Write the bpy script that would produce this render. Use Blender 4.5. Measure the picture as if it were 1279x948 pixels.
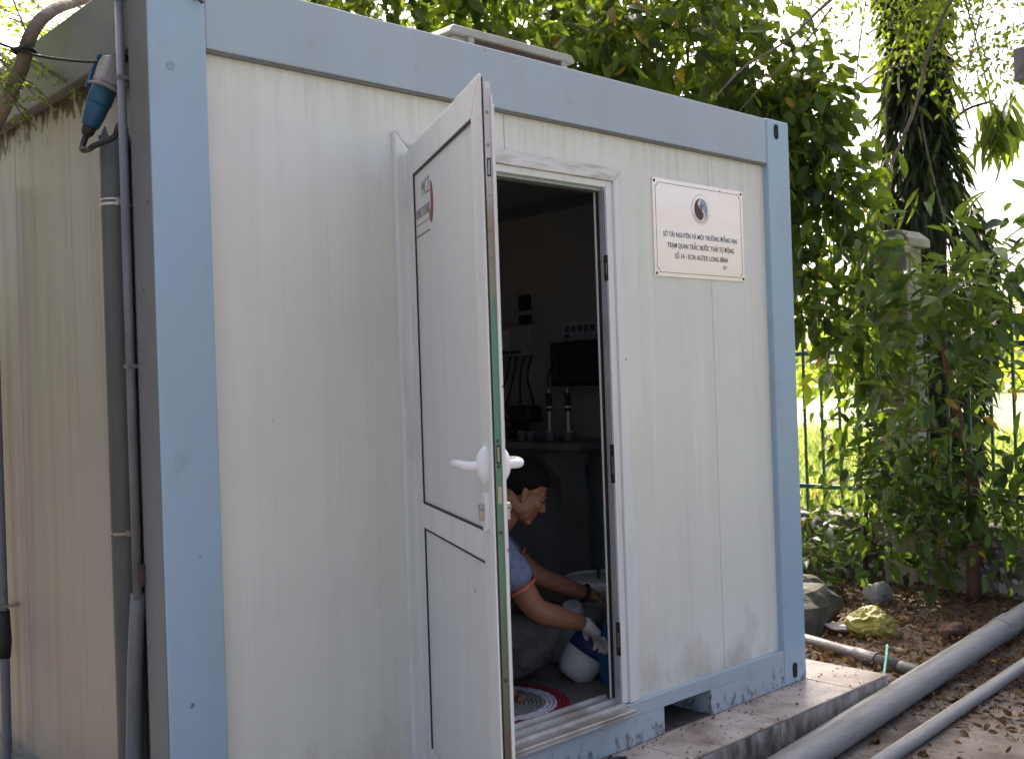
import bpy, bmesh, math, random
import numpy as np
from mathutils import Vector, Matrix, Euler, noise as mnoise
random.seed(7); rng = np.random.default_rng(7)
S = bpy.context.scene
for o in list(bpy.data.objects): bpy.data.objects.remove(o)
COL = S.collection
R = math.radians

# ---------------------------------------------------------------- camera
cam = bpy.data.cameras.new('camera'); camo = bpy.data.objects.new('camera', cam); COL.objects.link(camo)
yaw, pitch, roll = 0.7492, 0.0036, -0.033
fw = Vector((math.sin(yaw)*math.cos(pitch), math.cos(yaw)*math.cos(pitch), math.sin(pitch)))
rt = Vector((math.cos(yaw), -math.sin(yaw), 0)); up = rt.cross(fw)
r2 = math.cos(roll)*rt + math.sin(roll)*up; u2 = -math.sin(roll)*rt + math.cos(roll)*up
M = Matrix((r2, u2, -fw)).transposed().to_4x4(); M.translation = Vector((-1.2451, -2.7318, 1.4246))
camo.matrix_world = M
cam.sensor_width = 36; cam.lens = 1325.0/1279*36; cam.clip_end = 600; cam.clip_start = .05
cam.dof.use_dof = True; cam.dof.focus_distance = 3.9; cam.dof.aperture_fstop = 5.6
S.camera = camo
# ---------------------------------------------------------------- sky, sun, exposure
SUN_EL = R(47); SUN_DIR = Vector((0.60, 0.80, 0)).normalized()          # towards the sun
w = bpy.data.worlds.new('World'); S.world = w; w.use_nodes = True
wn = w.node_tree.nodes; bg = wn['Background']
sky = wn.new('ShaderNodeTexSky'); sky.sky_type = 'NISHITA'; sky.sun_disc = False
sky.sun_elevation = SUN_EL; sky.sun_rotation = math.atan2(SUN_DIR.x, SUN_DIR.y)
sky.dust_density = 7.0; sky.air_density = 0.4; sky.ozone_density = 0.0
w.node_tree.links.new(sky.outputs[0], bg.inputs[0]); bg.inputs[1].default_value = 0.15
sl = bpy.data.lights.new('sun', 'SUN'); sl.energy = 3.2; sl.angle = R(0.6); sl.color = (1, .93, .82)
so = bpy.data.objects.new('sun', sl); COL.objects.link(so)
sd = Vector((SUN_DIR.x*math.cos(SUN_EL), SUN_DIR.y*math.cos(SUN_EL), math.sin(SUN_EL)))
so.rotation_euler = sd.to_track_quat('Z', 'Y').to_euler(); so.location = (8, 9, 12)
vs = S.view_settings; vs.view_transform = 'Standard'; vs.look = 'None'; vs.exposure = 2.0; vs.gamma = 1
vs.use_curve_mapping = False
S.render.engine = 'CYCLES'
S.cycles.max_bounces = 8; S.cycles.transparent_max_bounces = 8

# ---------------------------------------------------------------- materials
def mat(name, col, rough=.6, col2=None, scale=6, stretch=(1, 1, 1), lo=.4, hi=.65, amt=1.0, bump=0, bscale=40, metal=0,
        spots=None, spot_col=(.05, .04, .03), spot_scale=60, coords='Object', spec=.4, bstretch=None):
    m = bpy.data.materials.new(name); m.use_nodes = True; n = m.node_tree.nodes; l = m.node_tree.links
    b = n['Principled BSDF']; b.inputs['Roughness'].default_value = rough; b.inputs['Metallic'].default_value = metal
    b.inputs['Specular IOR Level'].default_value = spec
    tc = n.new('ShaderNodeTexCoord'); mp = n.new('ShaderNodeMapping'); mp.inputs['Scale'].default_value = stretch
    l.new(tc.outputs[coords], mp.inputs[0])
    last = None
    if col2:
        nz = n.new('ShaderNodeTexNoise'); nz.inputs['Scale'].default_value = scale; nz.inputs['Detail'].default_value = 6
        nz.inputs['Roughness'].default_value = .62
        l.new(mp.outputs[0], nz.inputs['Vector'])
        cr = n.new('ShaderNodeMapRange'); cr.inputs[1].default_value = lo; cr.inputs[2].default_value = hi
        cr.inputs[4].default_value = amt
        l.new(nz.outputs['Fac'], cr.inputs[0])
        mx = n.new('ShaderNodeMix'); mx.data_type = 'RGBA'; mx.inputs[6].default_value = (*col, 1); mx.inputs[7].default_value = (*col2, 1)
        l.new(cr.outputs[0], mx.inputs[0]); last = mx.outputs[2]
    if spots:
        vz = n.new('ShaderNodeTexNoise'); vz.inputs['Scale'].default_value = spot_scale; vz.inputs['Detail'].default_value = 2
        l.new(tc.outputs[coords], vz.inputs['Vector'])
        c2 = n.new('ShaderNodeMapRange'); c2.inputs[1].default_value = spots; c2.inputs[2].default_value = spots + .04
        l.new(vz.outputs['Fac'], c2.inputs[0])
        m2 = n.new('ShaderNodeMix'); m2.data_type = 'RGBA'; m2.inputs[6].default_value = (*col, 1)
        if last: l.new(last, m2.inputs[6])
        m2.inputs[7].default_value = (*spot_col, 1); l.new(c2.outputs[0], m2.inputs[0]); last = m2.outputs[2]
    if last: l.new(last, b.inputs['Base Color'])
    else: b.inputs['Base Color'].default_value = (*col, 1)
    if bump:
        bz = n.new('ShaderNodeTexNoise'); bz.inputs['Scale'].default_value = bscale; bz.inputs['Detail'].default_value = 5
        if bstretch:
            mb = n.new('ShaderNodeMapping'); mb.inputs['Scale'].default_value = bstretch
            l.new(tc.outputs[coords], mb.inputs[0]); l.new(mb.outputs[0], bz.inputs['Vector'])
        else: l.new(tc.outputs[coords], bz.inputs['Vector'])
        bp = n.new('ShaderNodeBump'); bp.inputs['Strength'].default_value = bump; bp.inputs['Distance'].default_value = .02
        l.new(bz.outputs['Fac'], bp.inputs['Height']); l.new(bp.outputs[0], b.inputs['Normal'])
    return m

def panel_mat(name, col, axis, dirt, rust=False, top=2.39):
    """painted sheet of sandwich panels: fine vertical ribs, run-off streaks, specks; rust runs below the roof beam"""
    m = mat(name, col, .42, dirt, 1.0, (16, 16, .55), .45, .8, .38, spots=.80, spot_col=(.2, .15, .1), spot_scale=24, spec=.35)
    n = m.node_tree.nodes; l = m.node_tree.links; b = n['Principled BSDF']
    tc = n['Texture Coordinate']; sep = n.new('ShaderNodeSeparateXYZ'); l.new(tc.outputs['Object'], sep.inputs[0])
    mul = n.new('ShaderNodeMath'); mul.operation = 'MULTIPLY'; mul.inputs[1].default_value = 1/.052
    l.new(sep.outputs[axis], mul.inputs[0])
    fr = n.new('ShaderNodeMath'); fr.operation = 'FRACT'; l.new(mul.outputs[0], fr.inputs[0])
    rp = n.new('ShaderNodeValToRGB'); e = rp.color_ramp.elements
    e[0].position = 0; e[0].color = (.35,)*3 + (1,); e[1].position = .09; e[1].color = (1, 1, 1, 1)
    x = e.new(.93); x.color = (1, 1, 1, 1); x = e.new(1.0); x.color = (.35,)*3 + (1,)
    l.new(fr.outputs[0], rp.inputs[0])
    # broad grime
    gz = n.new('ShaderNodeTexNoise'); gz.inputs['Scale'].default_value = 1.6; gz.inputs['Detail'].default_value = 7
    l.new(tc.outputs['Object'], gz.inputs['Vector'])
    gr = n.new('ShaderNodeMapRange'); gr.inputs[1].default_value = .42; gr.inputs[2].default_value = .8; gr.inputs[4].default_value = .35
    l.new(gz.outputs['Fac'], gr.inputs[0])
    src = b.inputs['Base Color'].links[0].from_socket
    mg = n.new('ShaderNodeMix'); mg.data_type = 'RGBA'; l.new(gr.outputs[0], mg.inputs[0]); l.new(src, mg.inputs[6])
    mg.inputs[7].default_value = (*dirt, 1); last = mg.outputs[2]
    if rust:
        zr = n.new('ShaderNodeMapRange'); zr.inputs[1].default_value = top - .20; zr.inputs[2].default_value = top
        l.new(sep.outputs[2], zr.inputs[0])
        mp = n.new('ShaderNodeMapping'); mp.inputs['Scale'].default_value = (24, 24, 10); l.new(tc.outputs['Object'], mp.inputs[0])
        rz = n.new('ShaderNodeTexNoise'); rz.inputs['Scale'].default_value = 1.0; rz.inputs['Detail'].default_value = 5
        l.new(mp.outputs[0], rz.inputs['Vector'])
        ad = n.new('ShaderNodeMath'); ad.operation = 'MULTIPLY_ADD'; ad.inputs[1].default_value = .42; l.new(zr.outputs[0], ad.inputs[0]); l.new(rz.outputs['Fac'], ad.inputs[2])
        th = n.new('ShaderNodeMapRange'); th.inputs[1].default_value = .80; th.inputs[2].default_value = .88; l.new(ad.outputs[0], th.inputs[0])
        mr = n.new('ShaderNodeMix'); mr.data_type = 'RGBA'; l.new(th.outputs[0], mr.inputs[0]); l.new(last, mr.inputs[6])
        mr.inputs[7].default_value = (.060, .030, .015, 1); last = mr.outputs[2]
    l.new(last, b.inputs['Base Color'])
    bp = n.new('ShaderNodeBump'); bp.inputs['Strength'].default_value = .35; bp.inputs['Distance'].default_value = .002
    l.new(rp.outputs[0], bp.inputs['Height'])
    b2 = n.new('ShaderNodeBump'); b2.inputs['Strength'].default_value = .06; b2.inputs['Distance'].default_value = .05
    l.new(gz.outputs['Fac'], b2.inputs['Height']); l.new(bp.outputs[0], b2.inputs['Normal']); l.new(b2.outputs[0], b.inputs['Normal'])
    return m

def layer(m, col, scale, stretch, lo, hi, amt, zr=None, detail=5):
    """one more stain layer on a material: noise mask (optionally gathered towards a height) mixed over the colour"""
    n = m.node_tree.nodes; l = m.node_tree.links; b = n['Principled BSDF']; tc = n['Texture Coordinate']
    mp = n.new('ShaderNodeMapping'); mp.inputs['Scale'].default_value = stretch; l.new(tc.outputs['Object'], mp.inputs[0])
    nz = n.new('ShaderNodeTexNoise'); nz.inputs['Scale'].default_value = scale; nz.inputs['Detail'].default_value = detail; nz.inputs['Roughness'].default_value = .65
    l.new(mp.outputs[0], nz.inputs['Vector']); val = nz.outputs['Fac']
    if zr:
        sep = n.new('ShaderNodeSeparateXYZ'); l.new(tc.outputs['Object'], sep.inputs[0])
        mz = n.new('ShaderNodeMapRange'); mz.inputs[1].default_value = zr[0]; mz.inputs[2].default_value = zr[1]; mz.inputs[3].default_value = -.35; mz.inputs[4].default_value = .12
        l.new(sep.outputs[2], mz.inputs[0]); ad = n.new('ShaderNodeMath'); l.new(val, ad.inputs[0]); l.new(mz.outputs[0], ad.inputs[1]); val = ad.outputs[0]
    th = n.new('ShaderNodeMapRange'); th.inputs[1].default_value = lo; th.inputs[2].default_value = hi; th.inputs[4].default_value = amt; l.new(val, th.inputs[0])
    mx = n.new('ShaderNodeMix'); mx.data_type = 'RGBA'; l.new(th.outputs[0], mx.inputs[0])
    if b.inputs['Base Color'].links: l.new(b.inputs['Base Color'].links[0].from_socket, mx.inputs[6])
    else: mx.inputs[6].default_value = b.inputs['Base Color'].default_value
    mx.inputs[7].default_value = (*col, 1); l.new(mx.outputs[2], b.inputs['Base Color']); return m

def leaf_mat(name, col, trans, rough=.45, tfac=.45, var=.5, gloss=.3):
    m = bpy.data.materials.new(name); m.use_nodes = True; n = m.node_tree.nodes; l = m.node_tree.links
    b = n['Principled BSDF']; b.inputs['Roughness'].default_value = rough; b.inputs['Specular IOR Level'].default_value = gloss
    at = n.new('ShaderNodeAttribute'); at.attribute_name = 'tint'
    oi = n.new('ShaderNodeObjectInfo')
    ad = n.new('ShaderNodeMath'); ad.operation = 'ADD'; l.new(at.outputs['Fac'], ad.inputs[0])
    ml = n.new('ShaderNodeMath'); ml.operation = 'MULTIPLY'; ml.inputs[1].default_value = .6; l.new(oi.outputs['Random'], ml.inputs[0])
    l.new(ml.outputs[0], ad.inputs[1])
    fr = n.new('ShaderNodeMath'); fr.operation = 'FRACT'; l.new(ad.outputs[0], fr.inputs[0])
    def ramp(c, hi):
        rp = n.new('ShaderNodeValToRGB'); e = rp.color_ramp.elements
        e[0].color = tuple(x*(1 - var) for x in c) + (1,); e[1].position = .975
        e[1].color = (min(1, c[0]*(1 + var*1.5)), min(1, c[1]*(1 + var)), c[2], 1)
        x = e.new(.994); x.color = hi
        l.new(fr.outputs[0], rp.inputs[0]); return rp
    ra = ramp(col, (.30, .20, .03, 1)); rb = ramp(trans, (.55, .32, .04, 1))
    l.new(ra.outputs[0], b.inputs['Base Color'])
    t = n.new('ShaderNodeBsdfTranslucent'); l.new(rb.outputs[0], t.inputs[0])
    mx = n.new('ShaderNodeMixShader'); mx.inputs[0].default_value = tfac
    l.new(b.outputs[0], mx.inputs[1]); l.new(t.outputs[0], mx.inputs[2])
    l.new(mx.outputs[0], n['Material Output'].inputs[0])
    return m

def strip_mat():
    """lock strip of the door edge: pale worn top, green passivated middle, brown rusty ends"""
    m = mat('lock_strip', (.2, .3, .2), .45, None, metal=.3)
    n = m.node_tree.nodes; l = m.node_tree.links; b = n['Principled BSDF']
    tc = n['Texture Coordinate']; sep = n.new('ShaderNodeSeparateXYZ'); l.new(tc.outputs['Object'], sep.inputs[0])
    nz = n.new('ShaderNodeTexNoise'); nz.inputs['Scale'].default_value = 5; nz.inputs['Detail'].default_value = 5; l.new(tc.outputs['Object'], nz.inputs['Vector'])
    a = n.new('ShaderNodeMath'); a.operation = 'MULTIPLY_ADD'; a.inputs[1].default_value = .5; l.new(nz.outputs['Fac'], a.inputs[0]); l.new(sep.outputs[2], a.inputs[2])
    mr = n.new('ShaderNodeMapRange'); mr.inputs[1].default_value = .4; mr.inputs[2].default_value = 2.5; l.new(a.outputs[0], mr.inputs[0])
    rp = n.new('ShaderNodeValToRGB'); e = rp.color_ramp.elements
    e[0].color = (.13, .09, .06, 1); e[1].color = (.62, .58, .55, 1)
    for p, c in ((.22, (.13, .11, .08)), (.36, (.12, .22, .13)), (.66, (.13, .28, .18)), (.72, (.16, .25, .17)), (.78, (.32, .25, .17)), (.87, (.55, .50, .46))):
        x = e.new(p); x.color = (*c, 1)
    l.new(mr.outputs[0], rp.inputs[0]); l.new(rp.outputs[0], b.inputs['Base Color'])
    return m

MT = {}
MT['panel'] = panel_mat('white_panel', (.755, .76, .66), 0, (.57, .535, .45))
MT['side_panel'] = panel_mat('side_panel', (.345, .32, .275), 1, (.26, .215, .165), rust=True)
MT['blue'] = mat('blue_paint', (.335, .470, .555), .40, (.335, .395, .44), 2.5, (1, 1, .6), .45, .75, .8, .05, 30, spots=.75, spot_col=(.08, .06, .05), spot_scale=22)
MT['blue_faded'] = mat('faded_blue_paint', (.385, .455, .495), .45, (.36, .40, .43), 2.5, (1, 1, .6), .45, .75, .8, .05, 30, spots=.775, spot_col=(.12, .09, .07), spot_scale=20)
for k_ in ('blue', 'blue_faded'):
    layer(MT[k_], (.42, .46, .48), 1.0, (30, 30, 1.2), .56, .80, .45)                      # chalky vertical run marks
    layer(MT[k_], (.22, .25, .27), 7.0, (1, 1, 1), .60, .70, .35)                          # scuffs
    layer(MT[k_], (.10, .055, .03), 30.0, (1, 1, .6), .60, .70, .75, (.36, .0))              # rust and mud near the foot
    layer(MT[k_], (.13, .075, .045), 38.0, (1, 1, 1), .735, .76, .9)                       # chips
layer(MT['panel'], (.33, .27, .20), 5.0, (1, 1, .6), .46, .80, .60, (.62, .16))            # splashed dirt at the foot
layer(MT['panel'], (.34, .33, .27), 1.0, (34, 34, 1.6), .50, .78, .32, (1.95, 2.40))       # run-off below the roof beam
layer(MT['panel'], (.30, .24, .18), 46.0, (1, 1, 1), .73, .76, .7)
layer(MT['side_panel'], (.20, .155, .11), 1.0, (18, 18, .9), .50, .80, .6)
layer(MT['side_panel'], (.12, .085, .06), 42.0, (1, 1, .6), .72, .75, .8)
MT['grey_paint'] = mat('grey_side_paint', (.17, .182, .19), .5, (.15, .15, .14), 3, (1, 1, .5), .4, .7, .9, .08, 30, spots=.73, spot_col=(.07, .05, .04), spot_scale=26)
MT['white_alu'] = mat('white_aluminium', (.73, .74, .69), .38, (.50, .49, .44), 3, (6, 6, .8), .5, .85, .6, spots=.76, spot_col=(.22, .17, .13), spot_scale=30)
MT['leaf_panel'] = mat('door_panel', (.68, .69, .645), .4, (.53, .53, .49), 2, (5, 5, .7), .45, .85, .5, spots=.77, spot_col=(.2, .17, .14), spot_scale=22)
MT['trim_dirty'] = mat('dirty_trim', (.70, .68, .64), .5, (.30, .29, .22), 6, (1, 1, 6), .45, .72, .8)
MT['alu'] = mat('bare_aluminium', (.62, .62, .63), .38, (.40, .39, .38), 8, (1, 1, 1), .4, .8, .7, metal=.6)
MT['sill'] = mat('sill_aluminium', (.46, .44, .41), .42, (.20, .17, .13), 7, (1, 1, 1), .4, .7, .85, .1, 60, metal=.5)
MT['gasket'] = mat('black_gasket', (.03, .025, .025), .6)
MT['strip'] = strip_mat()
MT['white_plastic'] = mat('white_plastic', (.80, .80, .78), .3, (.62, .58, .52), 30, (1, 1, 1), .6, .8, .6)
MT['dark_metal'] = mat('dark_metal', (.05, .045, .04), .5, (.10, .07, .05), 30, (1, 1, 1), .4, .7, 1, metal=.3)
MT['chrome'] = mat('lock_metal', (.40, .38, .34), .3, metal=.9)
MT['hole'] = mat('dark_hollow', (.02, .018, .016), .9)
MT['inner'] = mat('inner_lining', (.36, .35, .33), .6, (.28, .27, .25), 3, (1, 1, 1), .4, .7, .6)
MT['inner_floor'] = mat('inner_floor', (.17, .155, .135), .6, (.11, .10, .085), 5, (1, 1, 1), .4, .7, .9, spots=.70, spot_col=(.3, .28, .25), spot_scale=80)
MT['conduit'] = mat('grey_conduit', (.16, .172, .18), .45, (.11, .116, .12), 6, (1, 1, 1), .4, .7, .8)
MT['downpipe'] = mat('grey_downpipe', (.10, .104, .092), .55, (.07, .072, .064), 3, (3, 3, .6), .4, .7, .9)
MT['black_rubber'] = mat('black_rubber', (.018, .018, .02), .55, bump=.1, bscale=80)
MT['blue_plastic'] = mat('blue_plug_plastic', (.016, .095, .165), .5, (.012, .055, .095), 9, (1, 1, 1), .4, .7, .9)
MT['socket_grey'] = mat('socket_housing', (.27, .265, .26), .6, (.10, .05, .03), 14, (1, 1, 1), .50, .60, 1)
MT['rust'] = mat('rusty_band', (.28, .17, .09), .6, (.45, .42, .38), 40, metal=.4)
MT['plaque'] = mat('plaque_metal', (.94, .81, .70), .36, (.90, .76, .64), 2, (1, 1, 5), .4, .7, .8, metal=.85, spots=.74, spot_col=(.45, .36, .25), spot_scale=14)
MT['ink'] = mat('dark_ink', (.045, .045, .06), .5)
MT['ink_blue'] = mat('blue_ink', (.07, .10, .16), .5)
MT['ink_brown'] = mat('brown_ink', (.10, .035, .03), .5)
MT['ink_grey'] = mat('grey_ink', (.33, .35, .40), .5)
MT['ink_white'] = mat('white_ink', (.72, .66, .62), .5)
MT['ink_pale'] = mat('faded_ink', (.26, .26, .27), .5)
MT['ink_red'] = mat('red_ink', (.26, .06, .055), .5)
MT['tile'] = mat('plinth_tile', (.52, .45, .385), .35, (.22, .155, .11), 5, (1, 1, 1), .42, .68, .95, .06, 60, spots=.66, spot_col=(.16, .10, .06), spot_scale=45)
MT['tile_side'] = mat('plinth_side', (.42, .38, .33), .6, (.10, .08, .06), 12, (1, 1, .5), .4, .65, 1, .15, 50)
MT['grout'] = mat('grout', (.10, .07, .05), .9)
MT['pvc'] = mat('grey_pvc', (.24, .242, .235), .42, (.155, .15, .14), 5, (.6, 6, 6), .42, .72, .9, .06, 70, spots=.72, spot_col=(.10, .08, .06), spot_scale=40)
MT['pvc_dark'] = mat('dark_pvc', (.085, .083, .085), .5, (.055, .05, .045), 9, (1, 1, 1), .4, .7, .9, .1, 60)
MT['concrete'] = mat('concrete', (.19, .165, .14), .85, (.06, .045, .035), 2.6, (1, 1, 1), .40, .64, 1, .4, 22, spots=.60, spot_col=(.11, .075, .05), spot_scale=30)
MT['soil'] = mat('soil', (.06, .042, .028), .95, (.11, .08, .055), 9, (1, 1, 1), .4, .65, 1, .8, 26, spots=.62, spot_col=(.22, .16, .10), spot_scale=60)
MT['field'] = mat('field_grass', (.13, .18, .055), .9, (.21, .225, .09), 1.4, (1, 1, 1), .4, .65, 1, .6, 14)
MT['grass'] = leaf_mat('grass_blade', (.12, .18, .05), (.33, .44, .11), .6, .4, .4)
MT['litter'] = leaf_mat('litter', (.095, .064, .040), (.12, .07, .036), .75, .2, .6, .15)
MT['old_wall'] = mat('old_plaster', (.30, .27, .23), .9, (.06, .05, .04), 3.2, (1, 1, .8), .38, .58, 1, .5, 18, spots=.60, spot_col=(.42, .40, .37), spot_scale=16)
MT['post'] = mat('post_plaster', (.36, .33, .27), .85, (.17, .15, .11), 4, (1, 1, .7), .4, .68, .9, .3, 25)
MT['fence_green'] = mat('green_fence_paint', (.02, .115, .095), .4, (.015, .06, .05), 8, (1, 1, 1), .4, .7, .9)
MT['bark'] = mat('grey_bark', (.20, .165, .125), .9, (.09, .07, .05), 9, (1, 1, .4), .4, .65, 1, .6, 30)
MT['bark_red'] = mat('brown_bark', (.17, .095, .06), .9, (.08, .05, .035), 10, (1, 1, .35), .4, .65, 1, .6, 34)
MT['bark_dark'] = mat('dark_bark', (.05, .04, .032), .95, (.025, .02, .018), 8, (1, 1, .4), .4, .65, 1, .7, 30)
MT['leaf_broad'] = leaf_mat('broad_leaf', (.030, .068, .018), (.21, .34, .033), .40, .42, .6)
MT['leaf_shrub'] = leaf_mat('shrub_leaf', (.055, .115, .030), (.17, .28, .035), .38, .34, .5, .4)
MT['leaf_fine'] = leaf_mat('fine_leaf', (.06, .12, .025), (.30, .42, .045), .5, .55, .4)
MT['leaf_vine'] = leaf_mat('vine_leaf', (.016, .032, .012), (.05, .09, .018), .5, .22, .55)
MT['leaf_vine_lit'] = leaf_mat('vine_leaf_lit', (.07, .13, .03), (.32, .45, .07), .45, .45, .5)  # lit copy of the vine leaf, sunlit tone put into its colour
MT['leaf_low'] = leaf_mat('ground_vine_leaf', (.032, .072, .02), (.15, .27, .035), .4, .35, .55)
MT['stone'] = mat('grey_stone', (.095, .09, .07), .9, (.04, .042, .028), 7, (1, 1, 1), .4, .65, 1, .8, 18)
MT['yellow_bag'] = mat('yellow_film', (.40, .36, .07), .5, (.48, .45, .18), 12, (1, 1, 1), .45, .7, .8)
MT['turquoise'] = mat('turquoise_strip', (.14, .42, .36), .5)
MT['cream'] = mat('cream_cover', (.36, .35, .31), .6, (.25, .23, .19), 5, (1, 1, 1), .45, .75, .8)
MT['maroon'] = mat('dark_maroon_grille', (.10, .045, .035), .7, (.05, .03, .025), 8)
MT['grey_box'] = mat('weathered_box', (.22, .20, .20), .7, (.12, .10, .10), 18, (1, 1, 1), .4, .7, .9)

# ---------------------------------------------------------------- mesh helpers
class MB:
    def __init__(s): s.v = []; s.f = []
    def box(s, a, b):
        i = len(s.v); x0, y0, z0 = a; x1, y1, z1 = b
        s.v += [(x0, y0, z0), (x1, y0, z0), (x1, y1, z0), (x0, y1, z0), (x0, y0, z1), (x1, y0, z1), (x1, y1, z1), (x0, y1, z1)]
        s.f += [tuple(i + k for k in q) for q in ((3, 2, 1, 0), (4, 5, 6, 7), (0, 1, 5, 4), (1, 2, 6, 5), (2, 3, 7, 6), (3, 0, 4, 7))]
        return s
    def tube(s, pts, rad, n=10, cap=True):
        pts = [Vector(p) for p in pts]
        if not isinstance(rad, (list, tuple)): rad = [rad]*len(pts)
        i = len(s.v); ref = None
        for k, p in enumerate(pts):
            t = (pts[min(k + 1, len(pts) - 1)] - pts[max(k - 1, 0)]).normalized()
            if ref is None:
                ref = Vector((0, 0, 1)) if abs(t.z) < .9 else Vector((1, 0, 0))
            u = t.cross(ref).normalized(); v = u.cross(t).normalized(); ref = v
            for j in range(n):
                a = 2*math.pi*j/n; s.v.append(tuple(p + (u*math.cos(a) + v*math.sin(a))*rad[k]))
        for k in range(len(pts) - 1):
            for j in range(n):
                a = i + k*n + j; b = i + k*n + (j + 1) % n; s.f.append((a, b, b + n, a + n))
        if cap:
            s.f.append(tuple(i + j for j in reversed(range(n)))); s.f.append(tuple(i + (len(pts) - 1)*n + j for j in range(n)))
        return s
    def prism(s, poly, axis, a, b):
        """poly: 2D points; extruded along axis from a to b"""
        i = len(s.v); n = len(poly)
        for h in (a, b):
            for p, q in poly:
                s.v.append({0: (h, p, q), 1: (p, h, q), 2: (p, q, h)}[axis])
        s.f.append(tuple(i + k for k in range(n))); s.f.append(tuple(i + n + k for k in reversed(range(n))))
        for k in range(n):
            j = (k + 1) % n; s.f.append((i + k, i + n + k, i + n + j, i + j))
        return s
    def lathe(s, prof, c, n=24, tilt=None):
        i = len(s.v); c = Vector(c); m = tilt.to_matrix() if tilt else Matrix.Identity(3)
        for r, z in prof:
            for j in range(n):
                a = 2*math.pi*j/n; s.v.append(tuple(c + m @ Vector((r*math.cos(a), r*math.sin(a), z))))
        for k in range(len(prof) - 1):
            for j in range(n):
                a = i + k*n + j; b = i + k*n + (j + 1) % n; s.f.append((a, b, b + n, a + n))
        s.f.append(tuple(i + j for j in reversed(range(n)))); s.f.append(tuple(i + (len(prof) - 1)*n + j for j in range(n)))
        return s
    def ell(s, c, r, mtx=None, nu=20, nv=12):
        i = len(s.v); c = Vector(c); m = mtx or Matrix.Identity(3)
        for a in range(nv + 1):
            th = math.pi*a/nv
            for b in range(nu):
                ph = 2*math.pi*b/nu
                s.v.append(tuple(c + m @ Vector((r[0]*math.sin(th)*math.cos(ph), r[1]*math.sin(th)*math.sin(ph), r[2]*math.cos(th)))))
        for a in range(nv):
            for b in range(nu):
                p = i + a*nu + b; q = i + a*nu + (b + 1) % nu; s.f.append((p, p + nu, q + nu, q))
        return s
    def xf(s, m): s.v = [tuple(m @ Vector(v)) for v in s.v]; return s
    def mesh(s, name):
        me = bpy.data.meshes.new(name); me.from_pydata(s.v, [], s.f); me.validate(); 
        bm = bmesh.new(); bm.from_mesh(me); bmesh.ops.recalc_face_normals(bm, faces=bm.faces); bm.to_mesh(me); bm.free()
        return me
    def build(s, name, m, parent=None, smooth=False, bevel=0, seg=2):
        return link(name, s.mesh(name), m, parent, smooth, bevel, seg)

def link(name, me, m, parent=None, smooth=False, bevel=0, seg=2):
    o = bpy.data.objects.new(name, me); COL.objects.link(o)
    if m is not None:
        me.materials.clear(); me.materials.append(MT[m] if isinstance(m, str) else m)
    if smooth:
        me.shade_smooth()
    if bevel:
        bv = o.modifiers.new('bevel', 'BEVEL'); bv.width = bevel; bv.segments = seg; bv.limit_method = 'ANGLE'; bv.angle_limit = R(35)
        me.shade_smooth(); bv.harden_normals = True
    if parent is not None: adopt(o, parent)
    return o
def base_of(o):
    m = o.matrix_basis.copy()
    if o.parent: m = base_of(o.parent) @ o.matrix_parent_inverse @ m
    return m
def adopt(o, parent):
    o.parent = parent; o.matrix_parent_inverse = base_of(parent).inverted()
def empty(name, loc, label, cat, group=None):
    o = bpy.data.objects.new(name, None); COL.objects.link(o); o.location = loc; o.empty_display_size = .1
    tag(o, label, cat, group); return o
def tag(o, label, cat, group=None):
    o['label'] = label; o['category'] = cat
    if group: o['group'] = group
    return o
def struct(o): o['kind'] = 'structure'; return o
def stuff(o): o['kind'] = 'stuff'; return o
def bez(pts, n=8):
    """Catmull-Rom through pts"""
    p = [Vector(q) for q in pts]; p = [2*p[0] - p[1]] + p + [2*p[-1] - p[-2]]; out = []
    for i in range(1, len(p) - 2):
        for k in range(n):
            t = k/n; a, b, c, d = p[i-1], p[i], p[i+1], p[i+2]
            out.append(.5*((2*b) + (c - a)*t + (2*a - 5*b + 4*c - d)*t*t + (3*b - a - 3*c + d)*t**3))
    return out + [p[-2]]
def txt(name, body, width, height, m, parent, mtx, bold=0.0):
    """flat lettering of given width and cap height, laid on a surface (mtx: local xy plane -> world)"""
    cu = bpy.data.curves.new(name, 'FONT'); cu.body = body; cu.align_x = 'CENTER'; cu.offset = bold; cu.extrude = .012; cu.resolution_u = 3; cu.space_character = 1.08
    t = bpy.data.objects.new('tmp', cu); COL.objects.link(t)
    dg = bpy.context.evaluated_depsgraph_get(); dg.update()
    me = bpy.data.meshes.new_from_object(t.evaluated_get(dg)); bpy.data.objects.remove(t); me.name = name
    xs = [v.co.x for v in me.vertices]; wd = max(xs) - min(xs); cx = (max(xs) + min(xs))/2
    for v in me.vertices:
        v.co = mtx @ Vector(((v.co.x - cx)*width/wd, v.co.y*height/.7, v.co.z*.03))
    return link(name, me, m, parent)

# ================================================================ THE SETTING: ground
GZ = -.165
def sheet(name, x0, x1, y0, y1, z, m, nx, ny, amp, jag=None):
    xs = np.linspace(x0, x1, nx); ys = np.linspace(y0, y1, ny)
    v = []; f = []
    for j, y in enumerate(ys):
        for i, x in enumerate(xs):
            v.append((x, y, z + amp*mnoise.noise(Vector((x*.9, y*.9, 3.3)))))
    for j in range(ny - 1):
        for i in range(nx - 1):
            a = j*nx + i; f.append((a, a + 1, a + 1 + nx, a + nx))
    me = bpy.data.meshes.new(name); me.from_pydata(v, [], f); me.shade_smooth()
    return link(name, me, m)
g = sheet('ground', -200, 300, -200, 300, GZ - .02, 'soil', 60, 60, 0); struct(g)
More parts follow.
